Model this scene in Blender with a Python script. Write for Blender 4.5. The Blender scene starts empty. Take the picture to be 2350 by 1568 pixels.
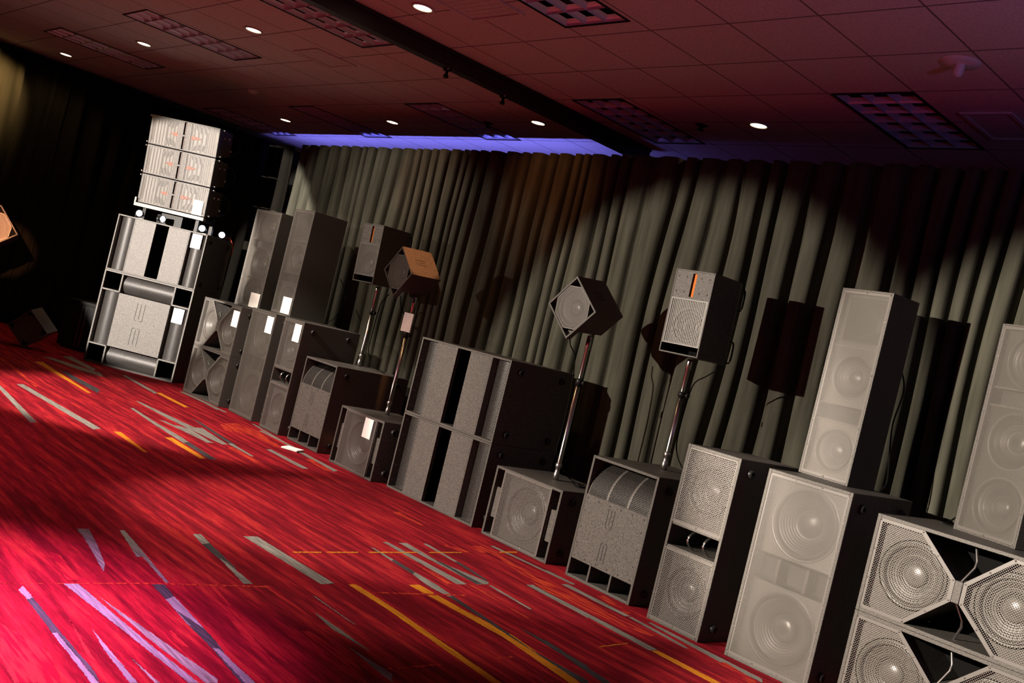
import bpy, bmesh, math, random
from mathutils import Vector, Matrix
random.seed(11)
PI = math.pi
C = bpy.context.scene.collection
scene = bpy.context.scene

# ------------------------------------------------------------ camera
W_PX, F_PX, EYE = 2350.0, 2262.0, 1.35
ROLL, YAW = math.radians(13.75), math.radians(-46.86)
fwd = Vector((math.sin(YAW), math.cos(YAW), 0))
r0 = Vector((math.cos(YAW), -math.sin(YAW), 0))
u0 = Vector((0, 0, 1))
right = math.cos(ROLL) * r0 + math.sin(ROLL) * u0
up = -math.sin(ROLL) * r0 + math.cos(ROLL) * u0
cam_data = bpy.data.cameras.new('camera')
cam_data.sensor_width = 36.0
cam_data.lens = 36.0 * F_PX / W_PX
cam_data.clip_start = 0.05
cam = bpy.data.objects.new('camera', cam_data)
m = Matrix.Identity(4)
for i in range(3):
    m[i][0], m[i][1], m[i][2] = right[i], up[i], -fwd[i]
m[0][3], m[1][3], m[2][3] = 0, 0, EYE
cam.matrix_world = m
C.objects.link(cam)
scene.camera = cam

# ------------------------------------------------------------ view, world, lights
vs = scene.view_settings
vs.view_transform = 'Standard'
vs.look = 'None'
vs.gamma = 1.0
vs.exposure = 0.0
vs.use_curve_mapping = False
try:
    scene.cycles.use_denoising = True
    scene.cycles.max_bounces = 8
    scene.cycles.transparent_max_bounces = 12
    scene.cycles.sample_clamp_indirect = 4.0
except Exception:
    pass
world = bpy.data.worlds.new('world')
scene.world = world
world.use_nodes = True
world.node_tree.nodes['Background'].inputs[0].default_value = (0.012, 0.008, 0.010, 1)
world.node_tree.nodes['Background'].inputs[1].default_value = 0.05


def spot(name, loc, target, power, angle, blend=0.2, color=(1, 0.87, 0.74), radius=0.03):
    d = bpy.data.lights.new(name, 'SPOT')
    d.energy = power
    d.spot_size = math.radians(angle)
    d.spot_blend = blend
    d.color = color
    d.shadow_soft_size = radius
    o = bpy.data.objects.new(name, d)
    o.location = loc
    o.rotation_euler = (Vector(target) - Vector(loc)).to_track_quat('-Z', 'Y').to_euler()
    C.objects.link(o)
    return o


WARM = (1.0, 0.85, 0.70)
AMBER = (1.0, 0.36, 0.13)
# stage lamps standing in the room in front of the row of speakers, left of the camera
spot('stage_lamp', (-10.6, -2.2, 2.2), (-7.8, 4.9, 0.66), 720, 32.5, 0.25, WARM)
spot('stage_lamp', (-7.6, -1.5, 2.3), (-9.08, 5.0, 1.70), 800, 10, 0.3, (1.0, 0.82, 0.70))  # extra spot, added only to brighten the two left columns
spot('stage_lamp', (-6.35, -2.3, 2.15), (-4.65, 4.9, 0.85), 3700, 30.5, 0.25, WARM)
spot('stage_lamp', (-3.45, -1.6, 2.1), (-1.75, 4.8, 1.08), 5600, 29, 0.35, WARM)
spot('stage_lamp', (-8.0, -2.5, 2.3), (-10.85, 4.6, 1.48), 12000, 22, 0.15, (1.0, 0.88, 0.77))
# pink wash on the open carpet in the foreground
spot('wash_lamp', (-3.8, -0.5, 3.3), (-3.6, 0.78, 0), 4300, 42, 1.0, (1.0, 0.42, 0.95), 0.1)
spot('wash_lamp', (-6.4, 0.2, 3.4), (-6.6, 2.2, 0), 340, 84, 1.0, (1.0, 0.5, 0.6), 0.1)  # second wide wash, added to lift the darker carpet band
# violet fill out of view, added to tint the ceiling
spot('violet_fill', (0.6, 3.4, 2.35), (0.3, 3.5, 3.5), 60, 152, 0.6, (0.55, 0.30, 1.0), 0.15)
# fill spots, added to brighten the carpet along the row
spot('pool_fill', (-7.9, 1.3, 3.35), (-8.2, 4.05, 0), 1500, 50, 0.4, WARM, 0.06)
spot('pool_fill', (-5.2, 1.6, 3.35), (-4.35, 3.5, 0), 420, 48, 0.5, WARM, 0.06)
spot('drape_fill', (-9.3, 3.4, 3.45), (-9.3, 5.76, 2.1), 140, 54, 0.6, WARM, 0.04)  # this and the next are added to light the long drape's left end
spot('drape_fill', (-8.3, 3.4, 3.45), (-8.3, 5.76, 1.95), 190, 62, 0.6, WARM, 0.04)
spot('drape_fill', (-13.2, 3.5, 3.45), (-13.85, 3.2, 2.85), 800, 70, 1.0, (1.0, 0.62, 0.22), 0.04)  # added beside the far left downlight to strengthen its warm patch
# amber fill spots, added to colour the drape and the left monitors
spot('amber_fill', (-5.85, 5.0, 3.4), (-6.70, 5.03, 1.85), 300, 14, 0.4, AMBER)
spot('amber_fill', (-6.0, 3.9, 3.4), (-6.15, 5.76, 2.70), 70, 40, 0.9, AMBER)
spot('amber_fill', (-8.3, 3.9, 3.4), (-7.9, 5.76, 2.72), 55, 40, 0.9, AMBER)
spot('amber_fill', (-7.5, 1.5, 1.9), (-12.05, 3.19, 1.23), 3400, 6.6, 0.5, (1.0, 0.40, 0.18))


# ------------------------------------------------------------ materials
def nd(nt, t, **kw):
    n = nt.nodes.new(t)
    for k, v in kw.items():
        setattr(n, k, v)
    return n


def mth(nt, op, a, b=None):
    n = nt.nodes.new('ShaderNodeMath')
    n.operation = op
    for i, v in enumerate((a, b)):
        if v is None:
            continue
        if hasattr(v, 'links') or hasattr(v, 'is_linked'):
            nt.links.new(v, n.inputs[i])
        else:
            n.inputs[i].default_value = v
    return n.outputs[0]


def base_mat(name, color, rough=0.6, metal=0.0, spec=0.5):
    mt = bpy.data.materials.new(name)
    mt.use_nodes = True
    b = mt.node_tree.nodes['Principled BSDF']
    b.inputs['Base Color'].default_value = (*color, 1)
    b.inputs['Roughness'].default_value = rough
    b.inputs['Metallic'].default_value = metal
    b.inputs['Specular IOR Level'].default_value = spec
    return mt, mt.node_tree, b


def speckled(name, color, amount, scale, rough=0.55, bump=0.3):
    """Textured paint: fine speckle in colour and relief."""
    mt, nt, b = base_mat(name, color, rough, 0, 0.3)
    tc = nd(nt, 'ShaderNodeTexCoord')
    no = nd(nt, 'ShaderNodeTexNoise')
    no.inputs['Scale'].default_value = scale
    no.inputs['Detail'].default_value = 3
    nt.links.new(tc.outputs['Object'], no.inputs['Vector'])
    rp = nd(nt, 'ShaderNodeValToRGB')
    rp.color_ramp.elements[0].position = 0.36
    rp.color_ramp.elements[1].position = 0.66
    rp.color_ramp.elements[0].color = (*[c * (1 - amount) for c in color], 1)
    rp.color_ramp.elements[1].color = (*[c * (1 + amount * 1.2) for c in color], 1)
    nt.links.new(no.outputs[0], rp.inputs[0])
    nt.links.new(rp.outputs[0], b.inputs['Base Color'])
    bp = nd(nt, 'ShaderNodeBump')
    bp.inputs['Strength'].default_value = bump
    bp.inputs['Distance'].default_value = 0.002
    nt.links.new(no.outputs[0], bp.inputs['Height'])
    nt.links.new(bp.outputs[0], b.inputs['Normal'])
    return mt


def perforated(name, color, pitch, hole, aspect=1.7320508, rough=0.45, slots=False):
    """Sheet metal with real see-through holes in a hexagonal (or diagonal) lattice; UVs are in metres."""
    mt, nt, b = base_mat(name, color, rough, 0.0, 0.5)
    uv = nd(nt, 'ShaderNodeUVMap')
    sp = nd(nt, 'ShaderNodeSeparateXYZ')
    nt.links.new(uv.outputs[0], sp.inputs[0])
    u = mth(nt, 'DIVIDE', sp.outputs[0], pitch)
    if slots:
        f = mth(nt, 'FRACT', u)
        mask = mth(nt, 'LESS_THAN', f, hole / pitch)
    else:
        v = mth(nt, 'DIVIDE', sp.outputs[1], pitch * aspect)
        ds = []
        for off in (0.0, 0.5):
            x = mth(nt, 'SUBTRACT', mth(nt, 'FRACT', mth(nt, 'ADD', u, 100 + off)), 0.5)
            y = mth(nt, 'MULTIPLY', mth(nt, 'SUBTRACT', mth(nt, 'FRACT', mth(nt, 'ADD', v, 100 + off)), 0.5), aspect)
            ds.append(mth(nt, 'SQRT', mth(nt, 'ADD', mth(nt, 'MULTIPLY', x, x), mth(nt, 'MULTIPLY', y, y))))
        mask = mth(nt, 'LESS_THAN', mth(nt, 'MINIMUM', ds[0], ds[1]), hole / pitch)
    tr = nd(nt, 'ShaderNodeBsdfTransparent')
    mx = nd(nt, 'ShaderNodeMixShader')
    nt.links.new(mask, mx.inputs[0])
    nt.links.new(b.outputs[0], mx.inputs[1])
    nt.links.new(tr.outputs[0], mx.inputs[2])
    nt.links.new(mx.outputs[0], nt.nodes['Material Output'].inputs['Surface'])
    return mt


def emitter(name, color, strength):
    mt = bpy.data.materials.new(name)
    mt.use_nodes = True
    nt = mt.node_tree
    nt.nodes.remove(nt.nodes['Principled BSDF'])
    e = nd(nt, 'ShaderNodeEmission')
    e.inputs[0].default_value = (*color, 1)
    e.inputs[1].default_value = strength
    nt.links.new(e.outputs[0], nt.nodes['Material Output'].inputs['Surface'])
    return mt


PAINT = speckled('cabinet_paint', (0.065, 0.061, 0.056), 0.58, 210, 0.5, 0.4)
PAINT_FINE = speckled('panel_paint', (0.074, 0.068, 0.063), 0.50, 210, 0.5, 0.5)
BAFFLE = speckled('baffle_paint', (0.086, 0.079, 0.070), 0.4, 200)
INSIDE = base_mat('dark_recess', (0.005, 0.005, 0.005), 0.95, 0, 0.05)[0]
PORTBACK = base_mat('port_back', (0.030, 0.028, 0.026), 0.8)[0]
GRILLE = base_mat('grille_metal', (0.090, 0.083, 0.077), 0.42)[0]
PERF_WIDE = perforated('grille_wide_diagonal_holes', (0.104, 0.095, 0.086), 0.0125, 0.0042, 1.0)
PERF_MID = perforated('grille_round_holes', (0.090, 0.083, 0.077), 0.0115, 0.0041)
PERF_FINE = perforated('grille_fine_holes', (0.095, 0.088, 0.079), 0.0050, 0.0017)
PERF_CURVE = perforated('curved_grille_holes', (0.038, 0.035, 0.033), 0.0115, 0.0040)
SLOT_WIDE = perforated('wide_slotted_grille', (0.085, 0.077, 0.070), 0.0125, 0.0048, slots=True)
SLOTTED = perforated('slotted_grille', (0.078, 0.071, 0.064), 0.0085, 0.0044, slots=True)
GUIDE = base_mat('wave_guide_grey', (0.17, 0.155, 0.14), 0.6)[0]
CONE = base_mat('driver_cone', (0.075, 0.070, 0.063), 0.38)[0]
SURROUND = base_mat('driver_surround', (0.038, 0.036, 0.034), 0.45)[0]
CAP = base_mat('dust_cap', (0.090, 0.086, 0.079), 0.30)[0]
SCREW = base_mat('screw_metal', (0.30, 0.28, 0.26), 0.3, 1.0)[0]
DARKSCREW = base_mat('dark_screw', (0.02, 0.02, 0.02), 0.5)[0]
GROOVE = base_mat('engraved_groove', (0.013, 0.012, 0.010), 0.8)[0]
RUBBER = base_mat('rubber', (0.012, 0.012, 0.012), 0.4, 0, 0.3)[0]
CHROME = base_mat('polished_steel', (0.50, 0.49, 0.47), 0.24, 1.0)[0]
STEEL = base_mat('satin_steel', (0.42, 0.41, 0.40), 0.35, 1.0)[0]
BLACK_METAL = base_mat('black_metal', (0.008, 0.008, 0.008), 0.4, 0, 0.25)[0]
CABLE = base_mat('cable_jacket', (0.004, 0.004, 0.004), 0.7, 0, 0.04)[0]
CARD = base_mat('white_card', (0.93, 0.93, 0.91), 0.7)[0]
CARD_EDGE = CARD
RIBBON = base_mat('orange_ribbon', (0.60, 0.15, 0.008), 0.5, 0, 0.1)[0]
RIBBON_DEEP = base_mat('copper_ribbon', (0.055, 0.021, 0.014), 0.5)[0]
FLAME = base_mat('orange_phase_plug', (0.36, 0.055, 0.004), 0.5, 0, 0.1)[0]
CRESCENT = base_mat('crescent_grey', (0.065, 0.06, 0.055), 0.6)[0]
HORN = base_mat('horn_grey', (0.068, 0.063, 0.059), 0.5)[0]
PLATE = base_mat('rigging_plate', (0.10, 0.065, 0.03), 0.4, 0.6)[0]
RAIL = base_mat('frame_rail', (0.189, 0.176, 0.158), 0.5)[0]
WHITE_TRIM = base_mat('white_trim', (0.65, 0.62, 0.6), 0.4)[0]
RED_WIRE = base_mat('red_wire', (0.5, 0.02, 0.01), 0.5)[0]
LOUVER = base_mat('louver_metal', (0.74, 0.78, 0.98), 0.25, 0.25)[0]  # blue tint in the colour stands in for reflected blue light
TROFFER_BACK = base_mat('troffer_back', (0.10, 0.10, 0.12), 0.4, 0.3)[0]
DOWN_GLOW = emitter('downlight_glow', (1.0, 0.80, 0.50), 14)
LED_GLOW = emitter('led_glow', (0.72, 0.76, 1.0), 9)


def drape_mat(name, c1, c2):
    mt, nt, b = base_mat(name, c1, 0.95, 0, 0.15)
    tc = nd(nt, 'ShaderNodeTexCoord')
    mp = nd(nt, 'ShaderNodeMapping')
    mp.inputs['Scale'].default_value = (9, 9, 0.9)
    no = nd(nt, 'ShaderNodeTexNoise')
    no.inputs['Scale'].default_value = 2.0
    no.inputs['Detail'].default_value = 6
    nt.links.new(tc.outputs['Object'], mp.inputs[0])
    nt.links.new(mp.outputs[0], no.inputs['Vector'])
    rp = nd(nt, 'ShaderNodeValToRGB')
    rp.color_ramp.elements[0].position = 0.35
    rp.color_ramp.elements[1].position = 0.65
    rp.color_ramp.elements[0].color = (*c1, 1)
    rp.color_ramp.elements[1].color = (*c2, 1)
    nt.links.new(no.outputs[0], rp.inputs[0])
    nt.links.new(rp.outputs[0], b.inputs['Base Color'])
    n2 = nd(nt, 'ShaderNodeTexNoise')
    n2.inputs['Scale'].default_value = 90
    bp = nd(nt, 'ShaderNodeBump')
    bp.inputs['Strength'].default_value = 0.25
    bp.inputs['Distance'].default_value = 0.004
    nt.links.new(tc.outputs['Object'], n2.inputs['Vector'])
    nt.links.new(n2.outputs[0], bp.inputs['Height'])
    nt.links.new(bp.outputs[0], b.inputs['Normal'])
    return mt


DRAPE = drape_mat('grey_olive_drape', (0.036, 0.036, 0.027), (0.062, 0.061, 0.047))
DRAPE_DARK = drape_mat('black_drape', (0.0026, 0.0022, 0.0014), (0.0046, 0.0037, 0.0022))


def carpet_mat():
    mt, nt, b = base_mat('red_streaked_carpet', (0.4, 0.01, 0.02), 0.95, 0, 0.1)
    tc = nd(nt, 'ShaderNodeTexCoord')

    def streak(sx, sy, scale, detail):
        mp = nd(nt, 'ShaderNodeMapping')
        mp.inputs['Scale'].default_value = (sx, sy, 1)
        mp.inputs['Rotation'].default_value = (0, 0, math.radians(2.5))
        no = nd(nt, 'ShaderNodeTexNoise')
        no.inputs['Scale'].default_value = scale
        no.inputs['Detail'].default_value = detail
        no.inputs['Roughness'].default_value = 0.6
        nt.links.new(tc.outputs['Object'], mp.inputs[0])
        nt.links.new(mp.outputs[0], no.inputs['Vector'])
        return no.outputs[0]
    rp = nd(nt, 'ShaderNodeValToRGB')
    e = rp.color_ramp.elements
    e[0].position, e[0].color = 0.40, (0.120, 0.0010, 0.007, 1)
    e[1].position, e[1].color = 0.50, (0.19, 0.0034, 0.011, 1)
    x = e.new(0.565)
    x.color = (0.27, 0.0070, 0.015, 1)
    x = e.new(0.64)
    x.color = (0.32, 0.017, 0.017, 1)
    nt.links.new(streak(0.9, 11, 1.6, 5), rp.inputs[0])
    rp2 = nd(nt, 'ShaderNodeValToRGB')
    rp2.color_ramp.elements[0].position, rp2.color_ramp.elements[0].color = 0.42, (0.78, 0.78, 0.78, 1)
    rp2.color_ramp.elements[1].position, rp2.color_ramp.elements[1].color = 0.62, (1.15, 1.15, 1.15, 1)
    nt.links.new(streak(3, 30, 3, 4), rp2.inputs[0])
    mx = nd(nt, 'ShaderNodeMix', data_type='RGBA', blend_type='MULTIPLY')
    mx.inputs[0].default_value = 1
    nt.links.new(rp.outputs[0], mx.inputs[6])
    nt.links.new(rp2.outputs[0], mx.inputs[7])
    nt.links.new(mx.outputs[2], b.inputs['Base Color'])
    n3 = nd(nt, 'ShaderNodeTexNoise')
    n3.inputs['Scale'].default_value = 160
    nt.links.new(tc.outputs['Object'], n3.inputs['Vector'])
    bp = nd(nt, 'ShaderNodeBump')
    bp.inputs['Strength'].default_value = 0.35
    bp.inputs['Distance'].default_value = 0.006
    nt.links.new(n3.outputs[0], bp.inputs['Height'])
    nt.links.new(bp.outputs[0], b.inputs['Normal'])
    return mt


def streak_mat(name, c, var=0.4, broken=None):
    """dyed streak; broken = a second colour that shows through in flecks along the pile"""
    mt, nt, b = base_mat(name, c, 0.95, 0, 0.1)
    tc = nd(nt, 'ShaderNodeTexCoord')
    mp = nd(nt, 'ShaderNodeMapping')
    mp.inputs['Scale'].default_value = (3, 45, 1) if not broken else (2.2, 26, 1)
    no = nd(nt, 'ShaderNodeTexNoise')
    no.inputs['Scale'].default_value = 2
    no.inputs['Detail'].default_value = 5
    nt.links.new(tc.outputs['Object'], mp.inputs[0])
    nt.links.new(mp.outputs[0], no.inputs['Vector'])
    rp = nd(nt, 'ShaderNodeValToRGB')
    lo = broken if broken else [v * (1 - var) for v in c]
    rp.color_ramp.elements[0].position, rp.color_ramp.elements[0].color = (0.44 if broken else 0.35), (*lo, 1)
    rp.color_ramp.elements[1].position, rp.color_ramp.elements[1].color = (0.54 if broken else 0.65), (*[v * (1 + var * (0.2 if broken else 1)) for v in c], 1)
    nt.links.new(no.outputs[0], rp.inputs[0])
    nt.links.new(rp.outputs[0], b.inputs['Base Color'])
    return mt


def ceiling_mat():
    mt, nt, b = base_mat('ceiling_tiles', (0.72, 0.70, 0.69), 0.9, 0, 0.1)
    tc = nd(nt, 'ShaderNodeTexCoord')
    sp = nd(nt, 'ShaderNodeSeparateXYZ')
    nt.links.new(tc.outputs['Object'], sp.inputs[0])
    lines = []
    for k, off in ((0, 3.165), (1, -5.87)):
        f = mth(nt, 'FRACT', mth(nt, 'DIVIDE', mth(nt, 'ADD', sp.outputs[k], off + 61.0), 0.61))
        lines.append(mth(nt, 'GREATER_THAN', mth(nt, 'ABSOLUTE', mth(nt, 'SUBTRACT', f, 0.5)), 0.5 - 0.011))
    ln = mth(nt, 'MAXIMUM', lines[0], lines[1])
    no = nd(nt, 'ShaderNodeTexNoise')
    no.inputs['Scale'].default_value = 60
    no.inputs['Detail'].default_value = 4
    nt.links.new(tc.outputs['Object'], no.inputs['Vector'])
    rp = nd(nt, 'ShaderNodeValToRGB')
    rp.color_ramp.elements[0].position, rp.color_ramp.elements[0].color = 0.3, (0.62, 0.60, 0.59, 1)
    rp.color_ramp.elements[1].position, rp.color_ramp.elements[1].color = 0.6, (0.76, 0.74, 0.73, 1)
    nt.links.new(no.outputs[0], rp.inputs[0])
    mx = nd(nt, 'ShaderNodeMix', data_type='RGBA')
    nt.links.new(ln, mx.inputs[0])
    nt.links.new(rp.outputs[0], mx.inputs[6])
    mx.inputs[7].default_value = (0.22, 0.21, 0.21, 1)
    nt.links.new(mx.outputs[2], b.inputs['Base Color'])
    return mt


# ------------------------------------------------------------ mesh helpers
class MB:
    """Collects shapes and links them as one mesh object; every face keeps a material slot and UVs in metres."""

    def __init__(self):
        self.v, self.f, self.s, self.u, self.sm = [], [], [], [], []

    def face(self, pts, slot=0, uv=None, smooth=False):
        n = len(self.v)
        self.v += [tuple(p) for p in pts]
        self.f.append(tuple(range(n, n + len(pts))))
        self.s.append(slot)
        self.u.append(uv or [(p[0], p[2]) for p in pts])
        self.sm.append(smooth)

    def grid(self, rows, slot=0, uvs=None, smooth=True, closed=False):
        """rows of points joined into quads that share vertices"""
        n = len(self.v)
        k = len(rows[0])
        for r in rows:
            self.v += [tuple(p) for p in r]
        for i in range(len(rows) - 1):
            for j in range(k if closed else k - 1):
                j2 = (j + 1) % k
                q = (n + i * k + j, n + i * k + j2, n + (i + 1) * k + j2, n + (i + 1) * k + j)
                self.f.append(q)
                self.s.append(slot)
                self.sm.append(smooth)
                if uvs:
                    self.u.append([uvs[i][j], uvs[i][j2], uvs[i + 1][j2], uvs[i + 1][j]])
                else:
                    self.u.append([(self.v[a][0], self.v[a][2]) for a in q])
        return self

    def box(self, x0, x1, y0, y1, z0, z1, slot=0):
        return self.prism([(x0, z0), (x1, z0), (x1, z1), (x0, z1)], y0, y1, slot)

    def prism(self, poly, y0, y1, slot=0):
        """outline in x,z (counter-clockwise seen from the front, -y) pushed from y0 to y1"""
        a = sum(poly[i][0] * poly[(i + 1) % len(poly)][1] - poly[(i + 1) % len(poly)][0] * poly[i][1] for i in range(len(poly)))
        if a < 0:
            poly = poly[::-1]
        n = len(self.v)
        k = len(poly)
        self.v += [(x, y0, z) for x, z in poly] + [(x, y1, z) for x, z in poly]
        fs = [tuple(range(n, n + k)), tuple(range(n + 2 * k - 1, n + k - 1, -1))]
        for i in range(k):
            j = (i + 1) % k
            fs.append((n + i, n + k + i, n + k + j, n + j))
        for f in fs:
            self.f.append(f)
            self.s.append(slot)
            self.sm.append(False)
            self.u.append([(self.v[q][0], self.v[q][2]) for q in f])
        return self

    def ring(self, outer, inner, y0, y1, slot=0):
        """a frame between two outlines with the same number of corners"""
        k = len(outer)
        for i in range(k):
            j = (i + 1) % k
            self.prism([outer[i], outer[j], inner[j], inner[i]], y0, y1, slot)
        return self

    def lathe(self, cx, cz, prof, slot=0, n=40, y=0.0, axis='y', smooth=True):
        rows = []
        for r, d in prof:
            row = []
            for i in range(n):
                a = 2 * PI * i / n
                ca, sa = r * math.cos(a), r * math.sin(a)
                if axis == 'y':
                    row.append((cx + ca, y + d, cz + sa))
                elif axis == 'x':
                    row.append((cx + d, y + ca, cz + sa))
                else:
                    row.append((cx + ca, y + sa, cz + d))
            rows.append(row)
        self.grid(rows, slot, None, smooth, True)
        return self

    def tube(self, pts, r, slot=0, n=10, flat=None):
        pts = [Vector(p) for p in pts]
        rows = []
        up_ = Vector((0, 0, 1))
        for i, p in enumerate(pts):
            t = (pts[min(i + 1, len(pts) - 1)] - pts[max(i - 1, 0)]).normalized()
            ref = up_ if abs(t.z) < 0.9 else Vector((0, 1, 0))
            a = t.cross(ref).normalized()
            b = t.cross(a).normalized()
            rr = r[i] if isinstance(r, (list, tuple)) else r
            rows.append([p + rr * (math.cos(2 * PI * k / n) * a + math.sin(2 * PI * k / n) * b * (flat or 1)) for k in range(n)])
        self.grid(rows, slot, None, True, True)
        for row, rev in ((rows[0], False), (rows[-1], True)):
            self.face(row[::-1] if rev else row, slot)
        return self

    def merge(self, other, slot, mat=None):
        n = len(self.v)
        self.v += [tuple(mat @ Vector(p)) if mat else p for p in other.v]
        self.f += [tuple(i + n for i in f) for f in other.f]
        self.s += [slot] * len(other.f)
        self.u += other.u
        self.sm += other.sm
        return self

    def build(self, name, mats, parent=None, loc=None, rot=None, bevel=0):
        me = bpy.data.meshes.new(name)
        me.from_pydata(self.v, [], self.f)
        if not isinstance(mats, (list, tuple)):
            mats = [mats]
        for mt in mats:
            me.materials.append(mt)
        uvl = me.uv_layers.new(name='UVMap')
        li = 0
        for pi, p in enumerate(me.polygons):
            p.material_index = self.s[pi]
            p.use_smooth = self.sm[pi]
            for q in self.u[pi]:
                uvl.data[li].uv = q
                li += 1
        bm = bmesh.new()
        bm.from_mesh(me)
        bmesh.ops.recalc_face_normals(bm, faces=bm.faces)
        bm.to_mesh(me)
        bm.free()
        o = bpy.data.objects.new(name, me)
        C.objects.link(o)
        if parent:
            o.parent = parent
        if loc:
            o.location = loc
        if rot:
            o.rotation_euler = rot
        if bevel:
            md = o.modifiers.new('edge', 'BEVEL')
            md.width = bevel
            md.segments = 2
            md.limit_method = 'ANGLE'
        return o


def smooth_path(pts, n=8):
    """Catmull-Rom through the points"""
    P = [Vector(p) for p in pts]
    P = [P[0] * 2 - P[1]] + P + [P[-1] * 2 - P[-2]]
    out = []
    for i in range(1, len(P) - 2):
        for k in range(n):
            t = k / n
            a, b, c, d = P[i - 1], P[i], P[i + 1], P[i + 2]
            out.append(0.5 * ((2 * b) + (c - a) * t + (2 * a - 5 * b + 4 * c - d) * t * t + (3 * b - a - 3 * c + d) * t ** 3))
    out.append(P[-2])
    return out


def tag(o, label, cat, group=None, kind=None):
    if label:
        o['label'] = label
    if cat:
        o['category'] = cat
    if group:
        o['group'] = group
    if kind:
        o['kind'] = kind
    return o


def empty(name, label, cat, group=None):
    o = bpy.data.objects.new(name, None)
    o.empty_display_size = 0.1
    C.objects.link(o)
    return tag(o, label, cat, group)


def place(o, x, y, z=0, yaw=0, pitch=0, roll=0):
    o.location = (x, y, z)
    o.rotation_mode = 'XYZ'
    m3 = Matrix.Rotation(yaw, 3, 'Z') @ Matrix.Rotation(pitch, 3, 'X') @ Matrix.Rotation(roll, 3, 'Y')
    o.rotation_euler = m3.to_euler()
    return o


def dup(root, label, x, y, z=0, yaw=0, pitch=0, roll=0):
    def cp(o, par):
        c = o.copy()
        C.objects.link(c)
        if par:
            c.parent = par
        for ch in list(o.children):
            cp(ch, c)
        return c
    r = cp(root, None)
    r['label'] = label
    return place(r, x, y, z, yaw, pitch, roll)


def structure(o):
    o['kind'] = 'structure'
    return o


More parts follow.
